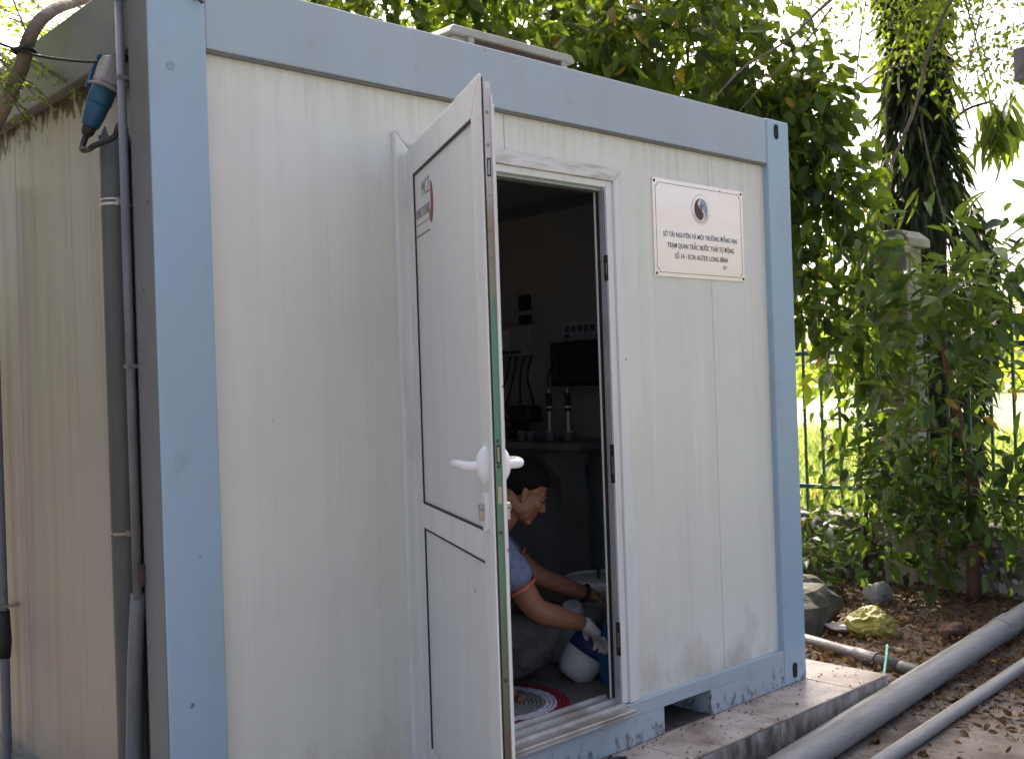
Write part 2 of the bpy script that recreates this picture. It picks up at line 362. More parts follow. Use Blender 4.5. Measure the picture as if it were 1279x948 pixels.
# the paved yard: one slab with a ragged broken edge towards the soil
poly = []
ys = np.linspace(-14, .9, 60)
for y in ys: poly.append((4.05 + .12*mnoise.noise(Vector((y*2.1, 1, 0))) + .05*mnoise.noise(Vector((y*8, 4, 0))) - .25*max(0, y + .3), y))
poly += [(3.3, 3.2), (-14, 3.2), (-14, -14)]
pv = MB().prism(poly, 2, GZ - .08, GZ).build('pavement', 'concrete'); struct(pv)
fl = sheet('field', 6.6, 140, -70, 90, GZ + .01, 'field', 40, 40, 0); struct(fl)

# ================================================================ CONTAINER CABIN
H, L, W = 2.6, 3.117, 2.44
cab = empty('portable_cabin', (L/2, W/2, 0), 'white panelled portable cabin with a blue steel frame and an open door', 'cabin')
def P(mb, name, m, parent=None, **k): return mb.build(name, m, parent or cab, **k)
# corner posts with corner-casting holes
def post(x0, x1, y0, y1):
    return P(MB().box((x0, y0, 0), (x1, y1, H)), 'corner_post', 'blue', bevel=.006)
cp1 = post(0, .171, 0, .118); cp2 = post(2.938, L, 0, .118); post(0, .171, W - .118, W); post(2.938, L, W - .118, W)
# grey painted return of the near post (its side face)
P(MB().box((-.003, .004, .004), (.0, .118, H - .004)), 'post_side_plate', 'grey_paint', cp1)
for hx_, z in ((3.012, 2.545), (3.018, .060)):
    pl = [(hx_ + .017*math.cos(a), z + (.018 if math.sin(a) > 0 else -.018) + .017*math.sin(a)) for a in np.linspace(0, 2*math.pi, 28, endpoint=False)]
    P(MB().prism(pl, 1, -.003, .01), 'casting_hole', 'hole', cp2)
P(MB().tube([(.140, .001, 2.520), (.141, -.016, 2.517), (.150, -.022, 2.506), (.157, -.018, 2.512)], .0045, 8), 'lifting_hook', 'dark_metal', cp1, smooth=True)
P(MB().tube([(.062, -.0012, 2.321), (.062, .002, 2.321)], .013, 16), 'drain_plug', mat('plug_grey', (.29, .34, .40), .6), cp1)
# beams
P(MB().box((.171, .0035, 2.39), (2.938, .10, 2.597)), 'top_beam', 'blue_faded', bevel=.005)
P(MB().box((.171, W - .10, 2.39), (2.938, W - .003, 2.597)), 'top_beam', 'blue_faded', bevel=.005)
bb = MB()
for a, b in ((.171, .733), (1.043, 2.075), (2.385, 2.938)): bb.box((a, .0035, 0), (b, .22, .108))
bb.box((.171, .0035, .108), (2.938, .22, .164))
P(bb, 'bottom_beam', 'blue_faded', bevel=.003)
for a, b in ((.733, 1.043), (2.075, 2.385)):
    P(MB().box((a - .006, .221, .001), (a - .001, 1.6, .106)).box((b + .001, .221, .001), (b + .006, 1.6, .106)).box((a - .006, .221, .1065), (b + .006, 1.6, .1095)).box((a - .006, 1.6, .001), (b + .006, 1.605, .109)).box((a + .001, .012, .0005), (b - .001, 1.6, .0025)), 'fork_pocket', mat('pocket_dirt_shade', (.09, .075, .06), .9, (.05, .04, .03), 14))  # pocket shade put into the dirt colour, floor plate added to darken it
P(MB().box((.171, W - .2, 0), (2.938, W - .003, .164)), 'bottom_beam', 'blue', bevel=.003)
for x0, x1 in ((0, .09), (L - .09, L)):
    P(MB().box((x0 + .0025, .118, 2.39), (x1 - .0025, W - .118, 2.597)), 'top_beam', 'grey_paint', bevel=.005)
    P(MB().box((x0 + .0025, .118, 0), (x1 - .0025, W - .118, .164)), 'bottom_beam', 'grey_paint', bevel=.003)
P(MB().box((.09, .10, 2.5), (L - .09, W - .10, 2.585)), 'roof', 'grey_paint')
P(MB().box((.06, .0865, .10), (L - .06, W - .08, .1665)), 'floor', 'inner_floor')
P(MB().box((.075, .08, 2.45), (L - .08, W - .08, 2.498)), 'ceiling', 'inner')
# front panels (joint gaps of 3 mm between them), cut around the doorway .84..1.915 x ..2.235
Y0, Y1 = .030, .078; DX0, DX1, DZ = .845, 1.91, 2.235
P(MB().prism([(.171, .164), (DX0, .164), (DX0, DZ), (1.3225, DZ), (1.3225, 2.39), (.171, 2.39)], 1, Y0, Y1), 'wall_panel', 'panel')
P(MB().prism([(1.3255, DZ), (DX1, DZ), (DX1, .164), (2.5185, .164), (2.5185, 2.39), (1.3255, 2.39)], 1, Y0, Y1), 'wall_panel', 'panel')
P(MB().box((2.5215, Y0, .164), (2.938, Y1, 2.39)), 'wall_panel', 'panel')
# left side panels
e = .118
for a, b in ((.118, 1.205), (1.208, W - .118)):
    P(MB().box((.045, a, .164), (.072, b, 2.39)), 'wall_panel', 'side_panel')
# right end and back
P(MB().box((L - .04, .118, .164), (L - .03, W - .118, 2.39)), 'wall_panel', 'panel')
P(MB().box((.171, W - .05, .164), (2.938, W - .03, 2.39)), 'wall_panel', 'panel')
# inner lining with visible board joints
for a, b in ((.082, .80), (.803, 1.60), (1.603, W - .055)):
    P(MB().box((3.052, a, .161), (3.07, b, 2.448)), 'lining_board', 'inner')
    P(MB().box((.075, a, .161), (.09, b, 2.448)), 'lining_board', 'inner')
for a, b in ((.095, 1.0), (1.003, 2.0), (2.003, 3.05)):
    P(MB().box((a, W - .07, .161), (b, W - .055, 2.448)), 'lining_board', 'inner')
P(MB().box((.1, .079, .165), (DX0 - .003, .086, 2.448)), 'lining_board', 'inner')
P(MB().box((DX1 + .003, .079, .165), (3.05, .086, 2.448)), 'lining_board', 'inner')
P(MB().box((DX0 - .003, .079, 2.26), (DX1 + .003, .086, 2.448)), 'lining_board', 'inner')
# grey strip standing in for the shadow under the top beam
P(MB().box((.171, .012, 2.383), (2.938, .030, 2.3895)), 'beam_shadow_strip', 'grey_paint')

# ---- door frame (fixed): casing, jambs, stepped reveals, strike plates, sill
fr = P(MB().prism([(.825, .166), (.877, .166), (.877, 2.198), (.825, 2.25)], 1, .008, .0299), 'door_casing', 'white_alu', bevel=.003)
P(MB().prism([(1.93, .166), (1.878, .166), (1.878, 2.198), (1.93, 2.25)], 1, .008, .0299), 'door_casing', 'white_alu', bevel=.003)
P(MB().prism([(.8255, 2.2505), (1.9295, 2.2505), (1.8775, 2.1985), (.8775, 2.1985)], 1, .007, .0299), 'door_casing', 'trim_dirty', bevel=.003)
P(MB().box((.8775, .018, .168), (.918, .060, 2.1975)), 'door_jamb', 'white_alu', bevel=.002)
P(MB().box((1.842, .018, .168), (1.8775, .086, 2.1975)), 'door_jamb', 'white_alu', bevel=.002)
P(MB().box((.918, .018, 2.172), (1.842, .084, 2.1975)), 'door_jamb', 'white_alu', bevel=.002)
for y in (.026, .036, .046):
    P(MB().box((1.8405, y, .17), (1.8425, y + .007, 2.160)), 'frame_rib', 'alu')
P(MB().box((1.8395, .056, .17), (1.8425, .071, 2.160)), 'frame_gasket', 'gasket')
P(MB().box((1.8365, .0735, .17), (1.8425, .0785, 2.160)), 'frame_lip', 'white_alu')
P(MB().box((.918, .046, .17), (.924, .08, 2.16)), 'frame_rebate', 'alu', bevel=.0015)
P(MB().box((.924, .036, 2.160), (1.839, .08, 2.1718)), 'frame_rebate', mat('greenish_alu', (.34, .40, .37), .4, metal=.4), bevel=.0015)
for z, h in ((1.86, .10), (1.10, .15), (.42, .13)):
    s = P(MB().box((1.8385, .0185, z - h/2), (1.8435, .038, z + h/2)), 'strike_plate', 'dark_metal', bevel=.001)
    P(MB().box((1.836, .022, z - h*.25), (1.8384, .033, z + h*.2)), 'latch_keep', 'chrome', s, bevel=.001)
    P(MB().tube([(1.8384, .028, z + h*.38), (1.837, .028, z + h*.38)], .003, 8), 'screw', 'chrome', s)
# sill: stepped aluminium threshold, reaching out over the bottom beam
prof = [(-.052, .150), (-.052, .160), (-.046, .163), (.000, .166), (.004, .178), (.010, .1785), (.014, .170), (.052, .171), (.056, .186), (.062, .1865), (.066, .177), (.100, .178), (.104, .192), (.110, .1925), (.114, .1605), (.006, .1645), (-.002, .150)]
P(MB().prism(prof, 0, .876, 1.8415), 'door_sill', 'sill')
P(MB().box((.86, -.056, .143), (1.872, .002, .1495)), 'sill_lip', 'sill', bevel=.002)

# ---- open door leaf, built flat (x along leaf from hinge, y=0 outer face towards -y) and turned about the hinge
DW, DB, DT, TH = .890, .195, 2.183, .036
hinge = Vector((.862, .004, 0)); ang = R(-115.7)
DM = Matrix.Translation(hinge) @ Matrix.Rotation(ang, 4, 'Z')
door = P(MB().box((.012, .006, DB + .012), (DW - .014, TH - .004, DT - .014)).xf(DM), 'door', 'leaf_panel')
def D(mb, name, m, parent=None, **k): return mb.xf(DM).build(name, m, parent or door, **k)
f1 = .088
def rail(poly, m='white_alu', y0=0.0, y1=.0055, nm='frame_profile'): return D(MB().prism(poly, 1, y0, y1), nm, m, bevel=.0018)
g1 = .0006
rail([(0, DB), (f1, DB + f1), (f1, DT - f1), (0, DT)])
rail([(DW, DB), (DW, DT), (DW - f1, DT - f1), (DW - f1, DB + f1)])
rail([(g1, DT), (f1 + g1, DT - f1), (DW - f1 - g1, DT - f1), (DW - g1, DT)], y0=-.0004)
rail([(g1, DB), (DW - g1, DB), (DW - f1 - g1, DB + f1), (f1 + g1, DB + f1)], y0=-.0004)
rz = 1.035
rail([(f1, rz - .055), (DW - f1, rz - .055), (DW - f1, rz + .020), (f1, rz + .020)], y0=-.0004, nm='mid_rail')
q0, q1 = f1 - .006, DW - f1 + .006
for a, b in ((DB + f1, rz - .055), (rz + .020, DT - f1)):            # gaskets round both fields
    D(MB().box((f1, .0015, a), (f1 + .007, .0062, b)), 'gasket', 'gasket')
    D(MB().box((f1, .0015, b - .007), (DW - f1, .0061, b)), 'gasket', 'gasket')
D(MB().box((f1 + .007, .0018, rz + .020), (DW - f1, .0061, rz + .027)), 'gasket', 'gasket')
D(MB().box((DW - f1 - .003, .003, DB + f1), (DW - f1, .0060, DT - f1 - .007)), 'gasket', 'gasket')
# free edge: black gap, lock strip, inner lip, latch, deadbolt, screws
D(MB().box((DW - .016, .0056, DB), (DW - .006, .011, DT - .006)), 'edge_gasket', 'gasket')
es = D(MB().box((DW - .014, .0112, DB + .01), (DW - .004, .0275, DT - .034)), 'lock_strip', 'strip')
D(MB().box((DW - .020, .0277, DB), (DW + .001, .0325, DT - .05)), 'edge_lip', 'white_alu', bevel=.001)
D(MB().box((DW - .025, .0327, DB), (DW - .003, .0375, DT - .072)), 'edge_lip', 'white_alu', bevel=.001)
for z, h, m in ((1.955, .045, 'hole'), (1.252, .045, 'hole'), (1.152, .042, 'chrome')):
    D(MB().box((DW - .0045, .015, z - h/2), (DW - .0030, .0245, z + h/2)), 'latch', m, es)
    D(MB().box((DW - .0034, .017, z - h/2 + .004), (DW - .0022, .0215, z + h/2 - .004)), 'latch_bolt', 'chrome', es)
for z in (2.09, 2.01, 1.885, 1.80, 1.735, 1.285, 1.222, 1.06, .7, .42):
    D(MB().tube([(DW - .005, .019, z), (DW - .0025, .019, z)], .0042, 10), 'screw', 'rust' if z > 1.5 else 'dark_metal', es)
# handles: rose plate and bent lever on both faces
def handle(side):
    s = -1 if side == 'out' else 1; y = 0 if side == 'out' else .0375
    hx, hz = DW - .052, 1.223
    def T(x, yy, z): return (x, y + s*yy, z)
    pl = [(hx + .026*math.cos(a), hz + .048*math.sin(a)) for a in np.linspace(0, 2*math.pi, 24, endpoint=False)]
    mb = MB(); n = len(pl)
    for yy, k in ((-.004, 1.0), (.004, 1), (.012, .86), (.020, .62), (.024, .42)):
        for a, b in pl: mb.v.append(T(hx + (a - hx)*k, yy, hz + (b - hz)*k))
    for q in range(4):
        for j in range(n): mb.f.append((q*n + j, q*n + (j + 1) % n, (q + 1)*n + (j + 1) % n, (q + 1)*n + j))
    mb.f.append(tuple(4*n + j for j in range(n)))
    hp = D(mb, 'handle_rose', 'white_plastic', smooth=True)
    pts = bez([T(hx, .015, hz), T(hx, .036, hz), T(hx - .008, .052, hz + .001), T(hx - .035, .058, hz + .003), T(hx - .085, .056, hz + .002), T(hx - .118, .050, hz - .002)], 6)
    rr = [.0115]*len(pts); rr[-1] = .006; rr[-2] = .010
    D(MB().tube(pts, rr, 14), 'lever', 'white_plastic', hp, smooth=True)
    lz = 1.108
    pl = [(hx + .017*math.cos(a), lz + (.034 if math.sin(a) > 0 else -.034) + .017*math.sin(a)) for a in np.linspace(.01, 2*math.pi + .01, 24, endpoint=False)]
    ec = D(MB().prism(pl, 1, *sorted((y - s*.004, y + s*.009))), 'lock_escutcheon', 'white_plastic', bevel=.003)
    D(MB().tube([T(hx, .004, lz + .012), T(hx, .021, lz + .012)], .009, 14), 'lock_cylinder', 'chrome', ec)
    D(MB().box((hx - .005, *[sorted((y + s*.004, y + s*.0205))[0]], lz - .022), (hx + .005, sorted((y + s*.004, y + s*.0205))[1], lz + .010)), 'lock_cylinder', 'chrome', ec)
handle('out'); handle('in')
# hinges: knuckles standing beside the casing
for z in (2.03, 1.265, .30):
    hg = P(MB().tube([(.892, .006, z + .002), (.892, .006, z + .058)], .0105, 12), 'hinge', 'white_plastic', smooth=False)
    P(MB().tube([(.892, .006, z - .048), (.892, .006, z - .002)], .0105, 12), 'hinge_knuckle', 'white_plastic', hg)
    P(MB().tube([(.892, .006, z - .052), (.892, .006, z + .06)], .0075, 10), 'hinge_pin', 'dark_metal', hg)
    P(MB().box((.884, .008, z - .05), (.902, .0185, z + .06)), 'hinge_plate', 'white_plastic', hg, bevel=.001)
# faded print on the upper field of the door
FM = DM @ Matrix(((1, 0, 0, 0), (0, 0, -1, 0), (0, 1, 0, 0), (0, 0, 0, 1)))      # local text xy -> door xz, z -> outwards
def dtxt(b, w_, h_, cx, cz, m): txt('lettering', b, w_, h_, m, door, FM @ Matrix.Translation((cx, cz, -.0052)))
dtxt('MCZ', .105, .048, .245, 2.005, 'ink_pale')
dtxt('UMWELTTECHNIK', .185, .030, .200, 1.945, 'ink_pale')
D(MB().box((.103, .0049, 1.925), (.292, .0062, 1.928)), 'print_line', 'ink_pale')
D(MB().box((.103, .0049, 1.890), (.285, .0062, 1.894)), 'print_line', 'ink_red')
cr = [(.308 + .032*math.cos(a), 1.972 + .062*math.sin(a)) for a in np.linspace(-math.pi*.62, math.pi*.5, 20)] + [(.308, 1.972), (.300, 1.945), (.284, 1.945)]
D(MB().prism(cr, 1, .0050, .0062), 'print_crescent', 'ink_red')

# ---- roof ventilation unit
ru = empty('roof_unit', (1.91, .9, 2.597), 'cream flat lidded ventilation unit with dark grille lying on the cabin roof', 'roof unit')
MB().box((1.58, .60, 2.585), (2.265, 1.20, 2.87)).build('housing', 'cream', ru, bevel=.01)
MB().prism([(1.548, 2.868), (1.572, 2.905), (2.265, 2.905), (2.290, 2.885), (2.290, 2.868)], 1, .575, 1.235).build('lid', 'cream', ru, bevel=.012)
gr = MB().box((1.68, .592, 2.62), (2.20, .603, 2.862)).build('grille', 'maroon', ru)
for i in range(6): MB().box((1.685, .583, 2.65 + i*.036), (2.195, .596, 2.658 + i*.036)).build('louvre', 'maroon', gr)
for x in (1.655, 2.205): MB().box((x, .580, 2.60), (x + .03, .602, 2.868)).build('upright', 'cream', ru, bevel=.003)

# ---- plaque beside the door
px0, px1, pz0, pz1 = 2.134, 2.762, 1.843, 2.246
plq = empty('name_plaque', ((px0 + px1)/2, .03, pz0), 'brushed pinkish metal plaque with three lines of writing and a round emblem', 'plaque')
MB().box((px0, .0245, pz0), (px1, .0302, pz1)).build('plate', 'plaque', plq, bevel=.001)
def border():
    mb = MB(); i0 = .016; c = .016; t = .0022
    def ring(d):
        a0, a1, b0, b1 = px0 + i0 + d, px1 - i0 - d, pz0 + i0 + d, pz1 - i0 - d
        pts = []
        for cx, cz, s in ((a0, b0, 0), (a1, b0, 1), (a1, b1, 2), (a0, b1, 3)):
            for k in range(5):
                a = math.pi/2*(1 - k/4) + s*math.pi/2
                pts.append((cx + (c)*math.cos(a), cz + (c)*math.sin(a)))
        return pts
    A, B = ring(0), ring(t); n = len(A)
    for y in (.0240, .0246):
        mb.v += [(p, y, q) for p, q in A] + [(p, y, q) for p, q in B]
    for j in range(n):
        k = (j + 1) % n; mb.f.append((j, k, n + k, n + j))
    return mb
border().build('border_line', 'ink', plq)
for x in (px0 + .012, px1 - .012):
    for z in (pz0 + .012, pz1 - .012):
        MB().lathe([(.0058, 0), (.0058, .002), (.003, .0035)], (x, .0246, z), 12, Euler((R(90), 0, 0))).build('screw', 'dark_metal', plq, smooth=True)
TM = Matrix(((1, 0, 0, 0), (0, 0, -1, 0), (0, 1, 0, 0), (0, 0, 0, 1)))
pcx = (px0 + px1)/2
def ptxt(b, w_, h_, z, m): txt('lettering', b, w_, h_, m, plq, Matrix.Translation((pcx + .004, .0242, z)) @ TM, .013)
ptxt('SỞ TÀI NGUYÊN VÀ MÔI TRƯỜNG ĐỒNG NAI', .515, .0200, 2.010, 'ink_blue')
ptxt('TRẠM QUAN TRẮC NƯỚC THẢI TỰ ĐỘNG', .465, .0205, 1.965, 'ink')
ptxt('SỐ 14 - KCN AGTEX LONG BÌNH', .370, .0205, 1.922, 'ink_brown')
ec_ = Vector((pcx + .006, .0242, 2.140)); er = .047
def disc(pts, y, m, nm): 
    return MB().prism([(ec_.x + p, ec_.z + q) for p, q in pts], 1, ec_.y - y - .0003, ec_.y - y + .0002).build(nm, m, plq)
circ = lambda r, n=40: [(r*math.cos(2*math.pi*k/n), r*math.sin(2*math.pi*k/n)) for k in range(n)]
disc(circ(.064), 0, 'ink_grey', 'emblem_ring'); disc(circ(.0622), .0006, 'plaque', 'emblem_field')
disc(circ(er), .0012, 'ink_white', 'emblem_disc')
sc = lambda t, off: (off + .40*er*math.sin(t*math.pi*2)*-1, er*(1 - 2*t))
left = [(er*math.cos(a), er*math.sin(a)) for a in np.linspace(math.pi*.5, math.pi*1.5, 20)] + [(-.004 + .42*er*math.sin(2*math.pi*t), -er + 2*er*t) for t in np.linspace(.05, .95, 18)]
disc([(p, q) for p, q in left], .0018, 'ink_brown', 'emblem_half')
right = [(er*math.cos(a), er*math.sin(a)) for a in np.linspace(-math.pi*.42, math.pi*.46, 20)] + [(.012 + .40*er*math.sin(2*math.pi*t), -er + 2*er*t) for t in np.linspace(.95, .10, 18)]
disc(right, .0018, 'ink_grey', 'emblem_half')
disc([(-.003, -.015), (.004, -.015), (.004, .008), (.016, .016), (.014, .022), (.002, .014), (-.002, .020), (-.006, .013), (-.014, .020), (-.012, .012), (-.003, .006)], .0024, 'ink_blue', 'emblem_sprout')
for k in range(15):
    a = math.pi*(1.14 + .72*k/14)
    disc([(.0545*math.cos(a) + .0032*math.cos(b), .0545*math.sin(a) + .0036*math.sin(b)) for b in np.linspace(0, 6.28, 6, endpoint=False)], .0012, 'ink_pale', 'emblem_mark')

# ================================================================ things on the cabin's left side
cd = empty('conduit', (-.018, .135, .85), 'thin grey conduit running down the dark corner post beside the socket', 'conduit')
MB().tube([(-.016, .140, .862), (-.016, .140, 2.53)], .0122, 14).build('pipe', 'conduit', cd, smooth=True)
MB().tube([(-.016, .140, 2.525), (-.016, .140, 2.545)], .0165, 14).build('collar', 'conduit', cd, smooth=True)
MB().tube([(-.016, .140, 2.54), (-.016, .140, 2.75)], .0118, 14).build('pipe', 'conduit', cd, smooth=True)
MB().box((-.016, .112, .90), (.0, .132, .96)).build('bracket', 'dark_metal', cd)
for z in (1.5, 2.3): MB().box((-.030, .126, z), (.004, .154, z + .012)).build('saddle', 'conduit', cd, bevel=.002)
tag(MB().tube(bez([(-.010, .150, .875), (-.016, .170, .70), (-.014, .205, .45), (-.010, .235, .2), (-.012, .25, -.12), (-.012, .25, GZ - .01)], 6), .0205, 14).build('flexible_hose', 'conduit', smooth=True),
    'grey hose slanting from the thin conduit end down to the ground', 'hose')
dp = empty('downpipe', (.0, .31, GZ), 'broad dark grey downpipe with a broken jagged top held by metal bands', 'pipe')
n = 22; mb = MB(); c0 = Vector((.004, .252, 0)); rad = .037
for k, z in enumerate((GZ, .5, 1.2, 2.0, 2.12)):
    for j in range(n):
        a = 2*math.pi*j/n; zz = z if k < 4 else 2.175 + .022*random.uniform(-1, 1)
        mb.v.append((c0.x + rad*math.cos(a), c0.y + rad*math.sin(a), zz))
for k in range(4):
    for j in range(n): mb.f.append((k*n + j, k*n + (j + 1) % n, (k + 1)*n + (j + 1) % n, (k + 1)*n + j))
o = mb.build('pipe', 'downpipe', dp, smooth=True); sdm = o.modifiers.new('wall', 'SOLIDIFY'); sdm.thickness = .004
for z, m in ((1.97, 'alu'), (1.035, 'rust')):
    pts = [(c0.x + (rad + .003)*math.cos(a), c0.y + (rad + .003)*math.sin(a), z) for a in np.linspace(0, 2*math.pi, 25)]
    b_ = MB().tube(pts, .0045, 8).build('band', m, dp, smooth=True)
    if m == 'alu': MB().tube([(p[0], p[1], z + .014) for p in pts], .003, 8).build('band', m, dp, smooth=True)
    MB().box((-.012, .196, z - .006), (.010, .216, z + .010)).build('band_bolt', m, b_)
# wall socket with a flap, industrial plug and its cable
sk = empty('wall_socket', (.02, .27, 2.24), 'rust stained grey wall socket with a raised teal flap under the roof beam', 'socket')
tl = Euler((R(-14), 0, 0)).to_matrix().to_4x4()
SM = Matrix.Translation((-.010, .222, 2.338)) @ Matrix.Rotation(R(17), 4, 'Y') @ Matrix.Rotation(R(14), 4, 'X') @ Matrix.Scale(.8, 4)
MB().prism([(-.055, -.045), (.055, -.045), (.062, .02), (.045, .055), (-.050, .055)], 0, -.04, .055).xf(SM).build('housing', 'socket_grey', sk, bevel=.008)
MB().box((-.046, -.060, -.056), (.05, .066, -.044)).xf(SM).build('flange', 'socket_grey', sk, bevel=.003)
MB().prism([(.060, -.075), (.085, -.060), (.094, .000), (.078, .062), (.066, .055), (.074, .0), (.066, -.045)], 0, -.045, .045).xf(SM).build('flap', 'blue_plastic', sk, bevel=.004)
MB().tube([Vector((-.05, .062, -.062)), Vector((.05, .062, -.062))], .009, 10).xf(SM).build('flap_hinge', 'blue_plastic', sk)
pg = empty('power_plug', (-.01, .29, 2.14), 'blue industrial power plug pushed up into the rusty wall socket', 'plug')
PM = SM @ Matrix.Translation((0, .012, -.056)) @ Matrix.Rotation(R(180 + 2), 4, 'X')
MB().lathe([(.041, -.004), (.043, .0), (.043, .055), (.041, .060)], (0, 0, 0), 20).xf(PM).build('collar', 'blue_plastic', pg, smooth=True)
MB().lathe([(.038, .058), (.039, .064), (.037, .10), (.030, .142), (.026, .146)], (0, 0, 0), 20).xf(PM).build('body', 'blue_plastic', pg, smooth=True)
MB().lathe([(.023, .144), (.024, .15), (.022, .168), (.014, .180)], (0, 0, 0), 16).xf(PM).build('gland', 'black_rubber', pg, smooth=True)
e0 = PM @ Vector((0, 0, .17))
pd = (PM.to_3x3() @ Vector((0, 0, 1))).normalized()
MB().tube(bez([e0 - pd*.02, e0, e0 + pd*.03, e0 + pd*.048 + Vector((-.004, -.020, -.006)), e0 + Vector((-.016, -.050, -.056)), e0 + Vector((-.014, -.085, -.052)), (-.030, .170, e0.z - .028), (-.024, .150, e0.z - .002), (-.008, .145, e0.z + .02)], 8), .0085, 10).build('lead', 'black_rubber', pg, smooth=True)
tag(MB().tube(bez([(.02, .19, 2.385), (-.03, .26, 2.378), (-.075, .40, 2.41), (-.12, .56, 2.46), (-.18, .72, 2.53), (-.4, 1.0, 2.66), (-.8, 1.5, 2.9)], 6), .0042, 8).build('cable', 'black_rubber', smooth=True),
    'thin black cable strung from the socket to the slender trunk', 'cable')
# hose and pipe at the far end of the left side
hp = empty('water_pipe', (-.02, 1.33, GZ), 'grey water pipe with black foam sleeve strapped to the cabin side', 'pipe')
MB().tube([(-.005, 1.335, GZ - .01), (-.005, 1.33, .2), (-.004, 1.325, .55), (-.004, 1.33, 1.2), (-.004, 1.33, 2.2)], .017, 12).build('pipe', 'conduit', hp, smooth=True)
MB().tube([(-.005, 1.328, .50), (-.005, 1.328, .56), (-.005, 1.328, .62), (-.005, 1.328, .67)], [.022, .027, .025, .023], 12).build('sleeve', 'black_rubber', hp, smooth=True)
MB().box((-.028, 1.30, .682), (.046, 1.352, .690)).build('clamp', 'rust', hp)

# ================================================================ plinth of tiles
pt = empty('tiled_plinth', (1.6, 1.1, GZ), 'low concrete plinth faced with stained tiles under the cabin', 'plinth')
PX0, PX1, PY0, PY1 = -.25, 3.42, -.245, 2.75
MB().box((PX0 + .012, PY0 + .012, GZ - .05), (PX1 - .012, PY1, -.0125)).build('core', 'grout', pt)
xs = [PX1]; x = 3.115
while x > PX0 + .05: xs.append(x); x -= .6
xs.append(PX0)
for a, b in zip(xs[1:], xs[:-1]):
    dz = random.uniform(-.001, .001)
    MB().box((a + .0018, PY0 + .001, -.0125), (b - .0018, .345, -.0012 + dz)).build('tile', 'tile', pt, bevel=.002)
    MB().box((a + .0018, PY0, GZ - .04), (b - .0018, PY0 + .012, -.0145 + dz)).build('side_tile', 'tile_side', pt, bevel=.0015)
for y in (.349, .95, 1.55, 2.15):
    MB().box((3.117, y, -.0125), (PX1 - .001, y + .595, -.0015)).build('tile', 'tile', pt, bevel=.002)
    MB().box((PX1 - .012, y, GZ - .04), (PX1, y + .595, -.0145)).build('side_tile', 'tile_side', pt, bevel=.0015)
MB().box((PX1 - .012, PY0 + .013, GZ - .04), (PX1 + .0004, .347, -.0145)).build('side_tile', 'tile_side', pt, bevel=.0015)
# ================================================================ INSIDE THE CABIN
# work bench along the end wall, standing on a panel with a cut-away knee hole
tb = empty('work_bench', (2.82, 1.5, .16), 'dark grey work bench with sloping cut-away side panel along the end wall', 'bench')
MT['bench'] = mat('bench_laminate', (.20, .20, .19), .5, (.14, .14, .13), 5)
MB().box((2.62, .95, 1.075), (3.051, 2.38, 1.11)).build('bench_top', 'bench', tb, bevel=.003)
MB().prism([(2.38, 1.074), (.98, 1.074), (.98, .161), (1.16, .161), (1.16, .90), (1.30, 1.04), (2.2, 1.04), (2.3, .95), (2.3, .161), (2.38, .161)], 0, 2.70, 2.725).build('front_panel', 'bench', tb)
def cyl(nm, m, par, p0, p1, r, **k): return MB().tube([p0, p1], r, 14).build(nm, m, par, smooth=False, **k)
bx = 2.80
for i, (y, lab) in enumerate(((1.33, 'second'), (1.19, 'first'))):
    pr = empty('sensor_probe', (bx, y, 1.11), 'slim black and white sensor probe in the cup ' + ('beside the black cabinet' if i else 'beside the pump block'), 'probe', 'sensor probes on the bench')
    cyl('white_tip', 'white_plastic', pr, (bx, y, 1.13), (bx, y, 1.27), .0075); cyl('grip', 'black_rubber', pr, (bx, y, 1.268), (bx, y, 1.365), .016)
    cyl('ring', 'white_plastic', pr, (bx, y, 1.285), (bx, y, 1.295), .0168); cyl('neck', 'alu', pr, (bx, y, 1.364), (bx, y, 1.392), .006)
    k = 1 if i else -1
    MB().tube(bez([(bx, y, 1.385), (bx, y + .0, 1.46), (bx + .05, y - .02, 1.55 + .04*i), (bx + .16, y - .10, 1.60 + .03*i), (3.04, y - .16, 1.56)], 6), .0045, 8).build('lead', 'black_rubber', pr, smooth=True)
MT['hdpe'] = mat('milky_plastic', (.34, .35, .34), .4, (.27, .27, .26), 8)
cups = ((1.33, 'under the second probe'), (1.19, 'under the first probe'), (1.50, ''), (1.43, ''))
for y, _ in cups:
    o = MB().lathe([(.022, 0), (.027, .045), (.029, .046), (.029, .05), (.024, .05), (.020, .012)], (bx - (.05 if _ == '' else 0), y, 1.1105), 18).build('cup', 'hdpe', smooth=True)
    tag(o, 'small white plastic cup ' + (('holding the probe beside the ' + ('pump block' if y > 1.3 else 'black cabinet')) if _ else ('standing empty against the black pump block' if y > 1.45 else 'standing empty between pump block and probes')), 'cup', 'cups on the bench')
ct = empty('controller', (3.0, 1.80, 1.58), 'pale wall controller with a small square display above the bench', 'controller')
MB().box((2.955, 1.63, 1.58), (3.051, 1.93, 1.76)).build('case', mat('controller_case', (.30, .30, .30), .45), ct, bevel=.008)
MB().box((2.950, 1.80, 1.63), (2.956, 1.91, 1.735)).build('display', mat('grey_display', (.48, .52, .55), .2), ct)
for k in range(6): MB().box((2.951, 1.70 + k*.034, 1.595), (2.956, 1.72 + k*.034, 1.612)).build('button', 'black_rubber', ct)
for k in range(4):
    y = 1.66 + .06*k
    MB().tube(bez([(3.0, y, 1.585), (2.98, y + .02, 1.45), (2.94, y - .06 + .05*k, 1.28), (2.90, y - .1*k + .1, 1.16), (2.88, y - .08*k, 1.113)], 6), .006, 8).build('cable', 'black_rubber', ct, smooth=True)
